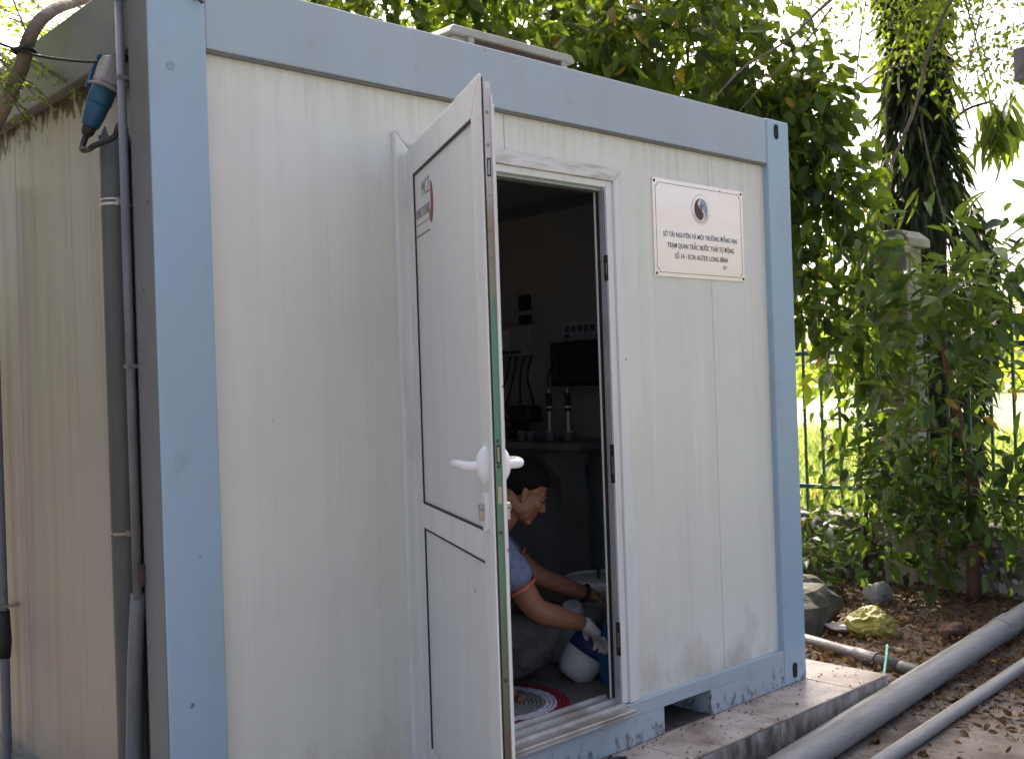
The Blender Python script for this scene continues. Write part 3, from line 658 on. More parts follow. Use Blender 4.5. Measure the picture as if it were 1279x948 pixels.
for z, h in ((1.89, .045), (1.79, .03)):
    o = MB().box((3.03, 1.70, z - h), (3.0515, 1.79, z + h)).build('wall_switch', 'black_rubber', bevel=.004)
    tag(o, ('larger' if h > .04 else 'smaller') + ' black switch box on the end wall above the controller', 'switch', 'switch boxes on the end wall')
o = empty('pump_block', (2.83, 1.62, 1.11), 'black pump block with hoses standing at the back of the bench', 'pump')
MB().box((2.80, 1.50, 1.20), (2.92, 1.66, 1.30)).build('body', 'black_rubber', o, bevel=.02); MB().box((2.81, 1.55, 1.1105), (2.86, 1.60, 1.205)).build('foot', 'black_rubber', o)
MB().tube(bez([(2.84, 1.63, 1.22), (2.80, 1.66, 1.17), (2.79, 1.65, 1.113)], 6), .009, 8).build('hose', 'black_rubber', o, smooth=True)
mn = empty('instrument_cabinet', (2.95, 1.19, 1.40), 'black instrument cabinet with round window hung on the end wall', 'cabinet')
MB().box((2.86, .93, 1.40), (3.051, 1.375, 1.64)).build('case', 'black_rubber', mn, bevel=.01)
MB().box((2.852, .96, 1.42), (2.861, 1.30, 1.62)).build('window', mat('tinted_window', (.03, .03, .035), .15), mn, bevel=.02)
MB().box((2.854, 1.315, 1.44), (2.861, 1.355, 1.6)).build('latch_side', mat('case_grey', (.05, .05, .055), .5), mn)
ns = empty('instruction_strip', (3.05, 1.28, 1.66), 'pale notice strip with a row of dark pictogram squares above the cabinet', 'notice')
MB().box((3.046, 1.02, 1.655), (3.0515, 1.455, 1.75)).build('board', mat('notice_board', (.40, .41, .45), .5), ns)
for k in range(5): MB().box((3.0445, 1.395 - k*.048, 1.70), (3.0465, 1.43 - k*.048, 1.735)).build('pictogram', 'ink_blue', ns)
MB().box((3.0445, 1.40, 1.665), (3.0465, 1.435, 1.69)).build('pictogram', 'ink_blue', ns)
# white pail with a blue tube, jerrycan, white jug, blue bag
bk = empty('white_pail', (2.44, .66, .161), 'white plastic pail with thick rim standing past the crouching person', 'pail')
MB().lathe([(.135, 0), (.165, .30), (.178, .302), (.180, .325), (.176, .345), (.168, .346), (.160, .33), (.13, .02)], (2.44, .66, .161), 28).build('tub', 'white_plastic', bk, smooth=True)
MB().lathe([(.177, .318), (.1835, .322), (.1835, .332), (.177, .336)], (2.44, .66, .161), 28).build('rim', 'white_plastic', bk, smooth=True)
tag(MB().tube(bez([(2.40, .64, .22), (2.41, .65, .5), (2.43, .66, .68), (2.5, .74, .84), (2.62, .9, .95), (2.73, 1.0, 1.02)], 6), .008, 8).build('sample_tube', 'blue_plastic', smooth=True), 'thin blue tube rising out of the white pail', 'tube')
jc = empty('jerrycan', (2.17, .60, .161), 'translucent grey white jerrycan with a round screw cap beside the pail', 'jerrycan')
MB().box((2.07, .50, .161), (2.29, .70, .40)).build('body', 'hdpe', jc, bevel=.045, seg=4)
MB().lathe([(.055, 0), (.055, .02), (.042, .024), (.042, .045), (.034, .047)], (2.13, .555, .397), 22, Euler((R(14), R(-14), 0))).build('cap', 'white_plastic', jc, smooth=True)
jg = empty('plastic_jug', (2.03, .41, .161), 'tipped white jug with dark blue shoulder in front of the person', 'jug')
JM = Matrix.Translation((2.005, .385, .245)) @ Euler((R(20), R(28), 0)).to_matrix().to_4x4()
MB().lathe([(.02, -.088), (.062, -.082), (.084, -.05), (.090, .0), (.088, .045)], (0, 0, 0), 24).xf(JM).build('belly', mat('jug_white', (.50, .50, .48), .4), jg, smooth=True)
MT['navy'] = mat('navy_plastic', (.015, .03, .11), .45)
MB().lathe([(.0885, .040), (.085, .085), (.06, .12), (.03, .135), (.028, .165)], (0, 0, 0), 24).xf(JM).build('shoulder', 'navy', jg, smooth=True)
def crumple(c, r, seed, amp, nu=34, nv=22):
    mb = MB().ell((0, 0, 0), (1, 1, 1), None, nu, nv); out = []
    for v in mb.v:
        V = Vector(v); s = 1 + amp*mnoise.noise(V*1.5 + Vector((seed, 0, 0))) + amp*.55*abs(mnoise.noise(V*3.4 + Vector((0, seed, 0)))) 
        out.append((c[0] + V.x*r[0]*s, c[1] + V.y*r[1]*s, c[2] + V.z*r[2]*s))
    mb.v = out; return mb
MT['blue_bag'] = mat('blue_film', (.02, .10, .23), .3, (.04, .16, .30), 14, (1, 1, 1), .45, .7, .8)
tag(crumple((2.050, .262, .270), (.062, .062, .125), 3.1, .5).build('blue_bag', 'blue_bag', smooth=True), 'crumpled blue plastic bag held under the white glove', 'bag')
# braided rug: coils of cord
rg = empty('round_rug', (1.52, .385, .161), 'round braided rug with grey middle, white ring and crimson border', 'rug')
MT['rug_grey'] = mat('rug_grey', (.21, .20, .18), .95, (.14, .13, .12), 60, bump=.5, bscale=120)
MT['rug_white'] = mat('rug_white', (.60, .57, .62), .95, (.48, .45, .50), 60, bump=.5, bscale=120)
MT['rug_red'] = mat('rug_red', (.30, .018, .035), .95, (.17, .01, .02), 60, bump=.5, bscale=120)
for k in range(17):
    r_ = .012 + k*.0165; nn = max(12, int(r_*330))
    pts = [(1.52 + r_*math.cos(a), .385 + r_*math.sin(a), .168 + .0022*math.cos(a*int(r_*95 + 6))) for a in np.linspace(0, 2*math.pi, nn + 1)]
    MB().tube(pts, .0088, 6, cap=False).build('braid', 'rug_grey' if k < 11 else 'rug_white' if k < 14 else 'rug_red', rg, smooth=True)

# ================================================================ PERSON squatting inside the doorway
def skin_mesh(name, verts, edges, radii, levels=2):
    me = bpy.data.meshes.new(name); me.from_pydata([tuple(v) for v in verts], edges, [])
    o = bpy.data.objects.new('tmp_skin', me); COL.objects.link(o)
    sm = o.modifiers.new('skin', 'SKIN'); sm.use_smooth_shade = True
    for i, r_ in enumerate(radii):
        rr = r_ if isinstance(r_, tuple) else (r_, r_); me.skin_vertices[0].data[i].radius = rr
    me.skin_vertices[0].data[0].use_root = True
    ss = o.modifiers.new('sub', 'SUBSURF'); ss.levels = levels; ss.render_levels = levels
    dg = bpy.context.evaluated_depsgraph_get(); dg.update()
    out = bpy.data.meshes.new_from_object(o.evaluated_get(dg)); bpy.data.objects.remove(o); out.name = name
    return out
def chain(lists):
    V = []; E = []; Rr = []
    for ls in lists:
        prev = None
        for p, r_ in ls:
            key = tuple(round(c, 4) for c in p); idx = next((i for i, q in enumerate(V) if tuple(round(c, 4) for c in q) == key), None)
            if idx is None: V.append(Vector(p)); Rr.append(r_); idx = len(V) - 1
            if prev is not None and prev != idx: E.append((prev, idx))
            prev = idx
    return V, E, Rr
def join_remesh(name, meshes, voxel, smooth=3):
    bm = bmesh.new()
    for me in meshes: bm.from_mesh(me)
    me = bpy.data.meshes.new(name); bm.to_mesh(me); bm.free()
    o = bpy.data.objects.new('tmp_join', me); COL.objects.link(o)
    rm = o.modifiers.new('rm', 'REMESH'); rm.mode = 'VOXEL'; rm.voxel_size = voxel; rm.use_smooth_shade = True
    if smooth: s_ = o.modifiers.new('sm', 'SMOOTH'); s_.iterations = smooth; s_.factor = .5
    dg = bpy.context.evaluated_depsgraph_get(); dg.update()
    out = bpy.data.meshes.new_from_object(o.evaluated_get(dg)); bpy.data.objects.remove(o); out.name = name
    out.shade_smooth(); return out
MT['skin'] = mat('skin', (.26, .115, .064), .55, (.19, .08, .043), 14, (1, 1, 1), .4, .7, .6)
MT['hair'] = mat('black_hair', (.007, .0065, .006), .65, spec=.15, bump=.8, bscale=160, bstretch=(1, 1, .3))
MT['shirt'] = mat('heather_blue', (.12, .145, .215), .9, (.17, .20, .28), 70, (1, 1, 1), .4, .65, 1, .25, 25)
MT['shirt_trim'] = mat('coral_trim', (.50, .12, .085), .85)
MT['trousers'] = mat('dark_trousers', (.038, .034, .034), .9, (.055, .048, .046), 20, (1, 1, 1), .4, .65, 1, .4, 18)
MT['glove'] = mat('white_cotton', (.52, .50, .50), .95, (.42, .40, .40), 60, bump=.3, bscale=90)
pr = empty('person', (1.55, .45, .161), 'person squatting in the doorway in blue tee shirt and dark trousers, one white glove', 'person')
pel, spi, che, nkb = (1.47, .63, .44), (1.51, .60, .57), (1.575, .55, .70), (1.635, .49, .825)
hd = Vector((1.712, .400, .985))
rsh, rel, rwr = (1.545, .375, .765), (1.655, .295, .525), (1.885, .245, .440)
lsh, lel, lwr = (1.735, .635, .765), (1.880, .500, .600), (2.080, .400, .508)
rhp, rkn, ran = (1.43, .555, .43), (1.785, .305, .425), (1.535, .425, .245)
lhp, lkn, lan = (1.53, .69, .42), (1.88, .46, .285), (1.56, .66, .215)
V = Vector
def lerp(a, b, t): return tuple(V(a).lerp(V(b), t))
# bare body: arms, neck, feet, hand (trunk and legs lie inside the clothes)
body_l = [
    [(pel, .10), (spi, .10), (che, .115), (nkb, .062), (lerp(nkb, hd, .5), .054), (tuple(hd), .05)],
    [(che, .115), (rsh, .066), (lerp(rsh, rel, .5), .060), (rel, .050), (lerp(rel, rwr, .3), .051), (lerp(rel, rwr, .7), .039), (rwr, .031)],
    [(che, .115), (lsh, .064), (lerp(lsh, lel, .5), .055), (lel, .047), (lerp(lel, lwr, .35), .047), (lerp(lel, lwr, .75), .036), (lwr, .030), (lerp(lwr, (2.15, .365, .478), .6), (.030, .022))],
    [(pel, .10), (rhp, .08), (rkn, .055), (ran, .038), (lerp(ran, (1.60, .36, .185), .5), .034), ((1.600, .360, .186), (.040, .022))],
    [(pel, .10), (lhp, .08), (lkn, .055), (lan, .038), ((1.53, .70, .19), (.038, .024))]]
bm_body = skin_mesh('b', *chain(body_l))
parts = [bm_body]
# toes of the near foot, fingers of the bare far hand
fd = (V((1.60, .36, 0)) - V((ran[0], ran[1], 0))).normalized(); sd_ = V((-fd.y, fd.x, 0))
for k in range(5):
    b0 = V((1.600, .360, .182)) + sd_*(.028 - .014*k); l_ = .036 - .004*k if k else .042
    parts.append(skin_mesh('t', *chain([[(tuple(b0), .010), (tuple(b0 + fd*l_*.6 + V((0, 0, -.004))), .0085 if k else .011), (tuple(b0 + fd*l_ + V((0, 0, -.007))), .007)]])))
hdir = (V((2.15, .365, .470)) - V(lwr)).normalized(); hs = hdir.cross(V((0, 0, 1))).normalized(); hu = hs.cross(hdir)
pc = V(lwr) + hdir*.055
for k in range(4):
    b0 = V(lwr) + hdir*.06 + hs*(.030 - .020*k)
    parts.append(skin_mesh('f', *chain([[(tuple(b0), .0095), (tuple(b0 + hdir*.045 - hu*.006), .009), (tuple(b0 + hdir*.070 - hu*.026), .0082), (tuple(b0 + hdir*.078 - hu*.048), .0072)]])))
b0 = V(lwr) + hdir*.025 + hs*.026
parts.append(skin_mesh('f', *chain([[(tuple(b0), .012), (tuple(b0 + hdir*.030 + hs*.020 - hu*.010), .0105), (tuple(b0 + hdir*.058 + hs*.022 - hu*.026), .009)]])))
# head, modelled in its own axes: x forward, y left, z up
fwd = V((.80, -.57, -.60)).normalized(); lf = V((0, 0, 1)).cross(fwd).normalized(); uph = fwd.cross(lf)
HM = Matrix((fwd, lf, uph)).transposed().to_4x4(); HM.translation = hd
hb = MB()
hb.ell((-.015, 0, .035), (.098, .076, .083)); hb.ell((.028, 0, -.025), (.066, .062, .088)); hb.ell((.030, 0, -.072), (.052, .054, .038))
hb.ell((.070, 0, -.097), (.022, .028, .018)); hb.ell((.076, 0, .024), (.020, .050, .013)); hb.ell((.083, 0, -.062), (.013, .023, .008)); hb.ell((.081, 0, -.074), (.013, .021, .007))
hb.tube([(.082, 0, .012), (.095, 0, -.010), (.109, 0, -.030), (.098, 0, -.040)], [.009, .011, .0135, .010], 12)
for s in (-1, 1):
    hb.ell((.096, s*.012, -.034), (.010, .008, .008)); hb.ell((.066, s*.040, -.020), (.022, .020, .020))
    hb.ell((-.004, s*.0755, -.005), (.015, .0085, .029), Euler((0, R(-18), R(s*-4))).to_matrix()); hb.ell((-.001, s*.078, -.032), (.010, .007, .012))
    hb.ell((.004, s*.054, -.058), (.042, .014, .030))
hb.tube([(-.03, 0, -.03), (-.06, 0, -.10), (-.09, 0, -.16)], [.062, .056, .058], 16)
hb.xf(HM); parts.append(hb.mesh('h'))
body = link('body', join_remesh('body', parts, .0042, 3), 'skin', pr)
# features and hair
def H_(mb, nm, m, par=body, **k): return mb.xf(HM).build(nm, m, par, smooth=True, **k)
for s in (-1, 1):
    H_(MB().ell((.0745, s*.031, .002), (.013, .014, .010)), 'eye', mat('eye', (.07, .06, .055), .4)); H_(MB().ell((.0775, s*.031, .006), (.0125, .0155, .0055)), 'eyelid', 'skin')
    H_(MB().ell((.0865, s*.031, .002), (.003, .005, .005)), 'iris', 'hair')
    H_(MB().tube([(.093, s*.010, .024), (.090, s*.030, .030), (.074, s*.052, .026)], [.003, .0042, .002], 8), 'eyebrow', 'hair')
mb = MB().ell((0, 0, 0), (1, 1, 1), None, 64, 44); out = []
for v in mb.v:
    p_ = V(v); q = V((-.018 + p_.x*.104, p_.y*.083, .043 + p_.z*.092))
    ax = q.x; lim = .062 if ax > .05 else .062 + (ax - .05)*1.1 if ax > .018 else .027 - .9*(.018 - ax) if ax > -.005 else (.006 + .9*(ax + .005)*2.2)
    lim = max(lim, -.075)
    lim += .004*mnoise.noise(q*160)
    if q.z < lim:
        t_ = min(1, (lim - q.z)/.008); q = q.lerp(V((-.015, 0, .0)), .22*t_) 
    q *= 1 + .022*mnoise.noise(q*55)
    out.append(tuple(q))
mb.v = out; H_(mb, 'hair', 'hair')
H_(MB().ell((-.040, -.0545, -.088), (.026, .007, .024), Euler((R(12), 0, R(-20))).to_matrix()), 'neck_patch', mat('patch_grey', (.20, .22, .21), .7))
# tee shirt with short sleeves
re2, le2 = lerp(rsh, rel, .62), lerp(lsh, lel, .55)
sh_l = [[((1.455, .64, .43), .135), ((1.50, .605, .55), .15), (che, .150), ((1.628, .500, .800), .098), (lerp(nkb, hd, .16), .068)],
        [(che, .150), (lerp(che, rsh, .62), .110), (rsh, .080), (lerp(rsh, re2, .6), .077), (re2, .074)],
        [(che, .150), (lerp(che, lsh, .62), .108), (lsh, .078), (lerp(lsh, le2, .6), .072), (le2, .068)]]
shirt = link('tee_shirt', join_remesh('tee_shirt', [skin_mesh('s', *chain(sh_l))], .007, 2), 'shirt', pr)
dm = shirt.modifiers.new('folds', 'DISPLACE'); tx = bpy.data.textures.new('folds', 'CLOUDS'); tx.noise_scale = .09; dm.texture = tx; dm.strength = .022; dm.mid_level = .45
def hem(a, b, t, r_, nm='sleeve_trim'):
    c = V(lerp(a, b, t)); ax = (V(b) - V(a)).normalized(); u_ = ax.cross(V((0, 0, 1))).normalized(); v_ = ax.cross(u_)
    pts = [c + (u_*math.cos(k) + v_*math.sin(k))*r_ for k in np.linspace(0, 2*math.pi, 29)]
    return pts
for a, b, t in ((rsh, rel, .60), (lsh, lel, .52)):
    pts = hem(a, b, t, .0615); ax = (V(b) - V(a)).normalized(); mb = MB()
    for off, rr in ((-.006, 1.03), (-.006, 1.06), (.004, 1.06), (.004, 1.03)):
        c = V(lerp(a, b, t))
        mb.v += [tuple(c + (p - c)*rr + ax*off) for p in pts[:-1]]
    for q in range(3):
        for j in range(28): mb.f.append((q*28 + j, q*28 + (j + 1) % 28, (q + 1)*28 + (j + 1) % 28, (q + 1)*28 + j))
    mb.build('sleeve_trim', 'shirt_trim', shirt, smooth=True)
# trousers
tr_l = [[((1.455, .64, .445), .14), (pel, .135), (rhp, .112), (lerp(rhp, rkn, .55), .100), (rkn, .080), (lerp(rkn, ran, .4), .076), (lerp(ran, rkn, .12), .056)],
        [(pel, .135), (lhp, .105), (lerp(lhp, lkn, .55), .086), (lkn, .068), (lerp(lkn, lan, .4), .064), (lerp(lan, lkn, .1), .055)]]
trs = link('trousers', join_remesh('trousers', [skin_mesh('t', *chain(tr_l))], .009, 2), 'trousers', pr)
dm = trs.modifiers.new('folds', 'DISPLACE'); tx2 = bpy.data.textures.new('folds2', 'CLOUDS'); tx2.noise_scale = .06; dm.texture = tx2; dm.strength = .026; dm.mid_level = .5
# glove on the near hand, fingers closing on the bag
gd = (V((1.985, .235, .345)) - V(rwr)).normalized(); gs = gd.cross(V((0, 0, 1))).normalized(); gu = gs.cross(gd)
gp = [skin_mesh('g', *chain([[(tuple(V(rwr) - gd*.022), .033), (tuple(V(rwr) + gd*.01), .032), (tuple(V(rwr) + gd*.045), (.044, .026)), (tuple(V(rwr) + gd*.085), (.046, .024))]]))]
for k in range(4):
    b0 = V(rwr) + gd*.085 + gs*(.033 - .022*k); ll = (.9, 1.05, 1.0, .8)[k]
    gp.append(skin_mesh('g', *chain([[(tuple(b0), .0115), (tuple(b0 + gd*.040*ll - gu*.006), .0108), (tuple(b0 + gd*.062*ll - gu*.024), .010), (tuple(b0 + gd*.066*ll - gu*.046), .009)]])))
b0 = V(rwr) + gd*.035 - gs*.034
gp.append(skin_mesh('g', *chain([[(tuple(b0), .014), (tuple(b0 + gd*.030 - gs*.018 - gu*.010), .0125), (tuple(b0 + gd*.062 - gs*.016 - gu*.028), .0105)]])))
link('glove', join_remesh('glove', gp, .0045, 2), 'glove', pr)
ax = (V(lwr) - V(lel)).normalized(); c = V(lwr) - ax*.022; u_ = ax.cross(V((0, 0, 1))).normalized(); v_ = ax.cross(u_)
MB().tube([c + (u_*math.cos(k) + v_*math.sin(k))*.0345 for k in np.linspace(0, 2*math.pi, 25)], .0085, 8, cap=False).build('wristband', 'black_rubber', pr, smooth=True)

# ================================================================ THINGS OUTSIDE
# black slipper lying on the plinth below the sill
sp = empty('black_slipper', (1.62, -.15, 0), 'black rubber slipper lying on the plinth below the door sill', 'slipper')
SPM = Matrix.Translation((1.62, -.145, -.001)) @ Matrix.Rotation(R(38), 4, 'Z')
so_ = [(.13*math.cos(a), .045*math.sin(a)*(1.1 if math.cos(a) > 0 else .85)) for a in np.linspace(0, 2*math.pi, 28, endpoint=False)]
MB().prism(so_, 2, 0, .022).xf(SPM).build('sole', 'black_rubber', sp, bevel=.004)
MB().tube([(.07, 0, .02), (.03, .025, .045), (-.01, .048, .02)], [.006, .012, .008], 8).xf(SPM).build('strap', 'black_rubber', sp, smooth=True)
MB().tube([(.07, 0, .02), (.03, -.025, .045), (-.01, -.048, .02)], [.006, .012, .008], 8).xf(SPM).build('strap', 'black_rubber', sp, smooth=True)
# long pipes lying on the ground
zb = GZ + .066
d_ = V((5.462, -.065, 0)) - V((2.442, -.393, 0))
a_ = V((2.442, -.393, zb)) - d_*.40; b_ = V((2.442, -.393, zb)) + d_*1.25
bp_ = empty('thick_pipe', (3.5, -.28, GZ), 'thick long grey plastic pipe lying beside the plinth', 'pipe')
MB().tube([a_.lerp(b_, k/14) for k in range(15)], .066, 28).build('pipe', 'pvc', bp_, smooth=True)
MB().tube([a_.lerp(b_, .749), a_.lerp(b_, .788)], .071, 28).build('coupling', 'pvc', bp_, bevel=.003)
zs = GZ + .032
c_ = V((2.80, -.585, zs)); e_ = V((4.49, -.455, zs)); d2 = e_ - c_
tag(MB().tube([c_ - d2*.7 + d2*(k/8)*2.7 for k in range(9)], .0315, 22).build('thin_pipe', 'pvc', smooth=True), 'thinner long grey pipe lying parallel to the thick pipe', 'pipe')
kp = empty('short_pipe', (4.2, .4, GZ), 'short dark dusty pipe emerging from the soil behind the plinth', 'pipe')
p0, p1 = V((4.42, 1.15, GZ + .005)), V((4.06, .02, GZ + .02))
MB().tube([p0.lerp(p1, k/6) for k in range(7)], .036, 18).build('pipe', 'pvc_dark', kp, smooth=True)
MB().tube([p0.lerp(p1, .72), p0.lerp(p1, .86)], .042, 18).build('coupling', 'pvc_dark', kp, smooth=False)
MB().tube(bez([p1, p1 + V((-.03, -.12, 0)), p1 + V((-.02, -.2, -.02)), p1 + V((.0, -.26, -.10))], 5), .036, 18).build('elbow', 'pvc_dark', kp, smooth=True)
tag(MB().tube([(4.40, .275, GZ + .03), (4.16, .15, GZ + .065), (4.06, .10, GZ + .068), (3.70, -.065, GZ + .012)], .007, 6).build('plastic_strip', 'turquoise'), 'turquoise plastic strip lying across the dark short pipe', 'strip')
def rock(name, c, r, seed, label, m='stone', amp=.3):
    mb = MB().ell((0, 0, 0), (1, 1, 1), None, 22, 14); out = []
    for v in mb.v:
        V_ = Vector(v); s = 1 + amp*mnoise.noise(V_*1.3 + Vector((seed, 2, 0))) + amp*.35*mnoise.noise(V_*3.7 + Vector((seed, 0, 5)))
        q = [max(-.9, min(.9, t*s)) for t in V_]
        out.append((c[0] + q[0]*r[0], c[1] + q[1]*r[1], c[2] + q[2]*r[2]))
    mb.v = out; return tag(mb.build(name, m, smooth=False), label, 'rock')
rock('boulder', (4.60, 1.04, GZ + .055), (.31, .29, .22), 1.0, 'mossy angular boulder beside the cabin corner post')
rock('broken_slab', (5.25, 1.38, GZ + .06), (.26, .22, .15), 5.0, 'broken pale slab lying behind the mossy boulder')
rock('grey_stone', (5.62, .98, GZ + .03), (.12, .09, .10), 2.0, 'pointed light grey stone in the shade under the shrubs', mat('pale_stone', (.22, .215, .20), .9, bump=.5, bscale=20))
rock('brick_lump', (4.95, .14, GZ + .03), (.11, .06, .05), 3.0, 'reddish broken brick lump in the litter by the thick pipe', mat('brick_red', (.10, .048, .034), .9, bump=.5, bscale=30))
def film(c, r, seed, nu=90, nv=56):
    mb = MB().ell((0, 0, 0), (1, 1, 1), None, nu, nv); out = []
    for v in mb.v:
        p_ = Vector(v); s_ = 1 + .30*mnoise.noise(p_*1.2 + Vector((seed, 0, 0)))
        for f_, a_ in ((2.3, .34), (4.9, .17), (10.5, .07)): s_ += a_*(.30 - abs(mnoise.noise(p_*f_ + Vector((seed, f_, 1)))))
        out.append((c[0] + p_.x*r[0]*s_, c[1] + p_.y*r[1]*s_, c[2] + max(-.8, p_.z)*r[2]*s_))
    mb.v = out; return mb
yb = empty('yellow_bag', (4.75, .58, GZ), 'crumpled yellow plastic bag lying on the leaf litter', 'bag')
m_y = MT['yellow_bag']; nb = m_y.node_tree.nodes['Principled BSDF']; nb.inputs['Transmission Weight'].default_value = .35
film((4.72, .55, GZ + .062), (.115, .14, .085), 7.3).build('bag', 'yellow_bag', yb, smooth=True)
crumple((4.62, .72, GZ + .03), (.035, .09, .02), 2.3, .5).build('knot', mat('pale_film', (.55, .50, .48), .3), yb, smooth=True)

# ---- low wall and fence along the boundary (parallel to the cabin's end wall)
FX = 6.38
lw = MB(); 
o = tag(MB().box((FX - .10, -9, GZ - .1), (FX + .10, 12, .285)).build('low_wall', 'old_wall', bevel=.012), 'low stained plaster wall carrying the green fence', 'wall')
ccap = MB().box((FX - .12, -9, .285), (FX + .12, 12, .305)).build('coping', 'old_wall', o, bevel=.006)
def fence(y0, y1, label):
    f = empty('steel_fence', (FX, (y0 + y1)/2, .30), label, 'fence', 'fence bays on the low wall')
    for z in (.512, 1.587, 1.778): MB().box((FX - .018, y0, z - .018), (FX + .018, y1, z + .018)).build('rail', 'fence_green', f, bevel=.002)
    n_ = int((y1 - y0)/.15); proto = None
    for k in range(n_):
        y = y0 + (k + .6)*(y1 - y0)/n_
        if proto is None:
            proto = MB().box((-.009, -.009, 0), (.009, .009, 1.60)); proto.v += [(0, 0, 1.70)]; i = len(proto.v) - 1; proto.f[1:2] = [(4, 5, i), (5, 6, i), (6, 7, i), (7, 4, i)]
            pm = proto.mesh('bar')
        b = link('bar', pm, 'fence_green'); b.location = (FX, y, .30); adopt(b, f)
def fpost(y, label):
    f = empty('fence_post', (FX, y, GZ), label, 'post')
    MB().box((FX - .125, y - .125, GZ - .05), (FX + .125, y + .125, 2.34)).build('shaft', 'post', f, bevel=.01)
    MB().prism([(-.175, 2.34), (.175, 2.34), (.175, 2.40), (.09, 2.47), (-.09, 2.47), (-.175, 2.40)], 0, FX - .175, FX + .175).xf(Matrix.Translation((0, y, 0))).build('cap', 'post', f, bevel=.01)
fpost(1.135, 'square plaster fence post with a cap behind the shrub, below the vine covered tree')
fpost(4.2, 'square plaster fence post hidden past the cabin'); fpost(-1.95, 'square plaster fence post beyond the shrub towards the pipes')
fence(1.26, 4.075, 'green bar fence bay between cabin and the capped post'); fence(-1.825, 1.01, 'green bar fence bay behind the large leaved shrub'); 
fence(-4.9, -2.075, 'green bar fence bay past the shrub beside the pipes')

# ---- weathered box on a pole at the right
jb = empty('pole_box', (6.13, -.45, GZ), 'weathered grey box fixed to a thin pole with a dangling wire', 'box')
cx, cy, cz = 6.05, .0, 3.40
MB().box((cx - .07, cy - .09, cz - .10), (cx + .09, cy + .09, cz + .12)).build('case', 'grey_box', jb, bevel=.012)
MB().tube([(cx + .08, cy - .45, GZ - .05), (cx + .08, cy - .45, 4.3)], .035, 14).build('pole', 'grey_box', jb, smooth=True)
MB().tube([(cx + .05, cy - .05, cz + .05), (cx + .08, cy - .45, cz + .05)], .014, 8).build('bracket', 'grey_box', jb, smooth=True)
MB().tube(bez([(cx, cy + .05, cz - .08), (cx - .02, cy + .16, cz - .22), (cx - .02, cy + .28, cz - .48)], 6), .004, 6).build('wire', 'black_rubber', jb, smooth=True)
MB().tube(bez([(cx, cy, cz + .11), (cx + .02, cy + .05, cz + .3), (cx - .05, cy + .12, cz + .7)], 6), .004, 6).build('wire', 'black_rubber', jb, smooth=True)

# ================================================================ VEGETATION
def leaves_mesh(name, Pp, Dd, Ll, Ww, bend=.25, tint=None, prof=((.30, .9), (.68, .75))):
    """n leaves as one mesh: blade of 6 points, each bending down along its length"""
    n = len(Pp); Dd = Dd/np.linalg.norm(Dd, axis=1, keepdims=True)
    ref = rng.normal(size=(n, 3)); ref[:, 2] += 1.2
    Sd = np.cross(Dd, ref); Sd /= np.linalg.norm(Sd, axis=1, keepdims=True) + 1e-9
    Nn = np.cross(Sd, Dd)
    L1 = Ll[:, None]; W1 = Ww[:, None]*.5
    def pt(t, w_, s): return Pp + Dd*L1*t - Nn*L1*bend*t*t + Sd*W1*w_*s + Nn*W1*w_*.35
    (t1, w1), (t2, w2) = prof
    Vv = np.stack([Pp, pt(t1, w1, 1), pt(t1, w1, -1), pt(t2, w2, 1), pt(t2, w2, -1), pt(1.0, 0, 0), Pp + Dd*L1*.5 - Nn*L1*bend*.25], 1).reshape(-1, 3)
    base = (np.arange(n)*7)[:, None]
    tris = np.array([[0, 1, 6], [0, 6, 2], [1, 3, 6], [2, 6, 4], [3, 5, 6], [4, 6, 5]])
    F = (base[:, :, None] + tris[None]).reshape(-1, 3)
    me = bpy.data.meshes.new(name); nf = len(F)
    me.vertices.add(len(Vv)); me.vertices.foreach_set('co', Vv.astype(np.float32).ravel())
    me.loops.add(nf*3); me.loops.foreach_set('vertex_index', F.astype(np.int32).ravel())
    me.polygons.add(nf); me.polygons.foreach_set('loop_start', np.arange(0, nf*3, 3, dtype=np.int32))
    a = me.attributes.new('tint', 'FLOAT', 'POINT')
    tv = rng.random(n) if tint is None else tint
    a.data.foreach_set('value', np.repeat(tv, 7).astype(np.float32))
    me.update(); me.shade_smooth(); return me
def sample(ells, n, shell=.35, gap=.0, seed=0):
    """points through a union of ellipsoids, with noise gaps"""
    vol = np.array([r[0]*r[1]*r[2] for c, r in ells]); pr_ = vol/vol.sum(); out = []
    while len(out) < n:
        k = rng.choice(len(ells), p=pr_); c, r = ells[k]
        d = rng.normal(size=3); d /= np.linalg.norm(d); q = rng.random()**(1/3.0)
        if rng.random() < shell: q = .75 + .3*rng.random()
        p = np.array(c) + d*np.array(r)*q
        if mnoise.noise(Vector(p*1.5) + Vector((seed, 0, 0))) > gap - .05: out.append(p)
    return np.array(out)
def twig_leaves(cent, per, spread, rng_len, droop=.4):
    """around each cluster centre a handful of leaves radiating from a short twig"""
    n = len(cent); Pp = np.repeat(cent, per, 0) + rng.normal(size=(n*per, 3))*spread
    Dd = (Pp - np.repeat(cent, per, 0)); Dd /= np.linalg.norm(Dd, axis=1, keepdims=True) + 1e-6
    Dd = Dd*.8 + rng.normal(size=Dd.shape)*.45; Dd[:, 2] -= droop
    return Pp, Dd
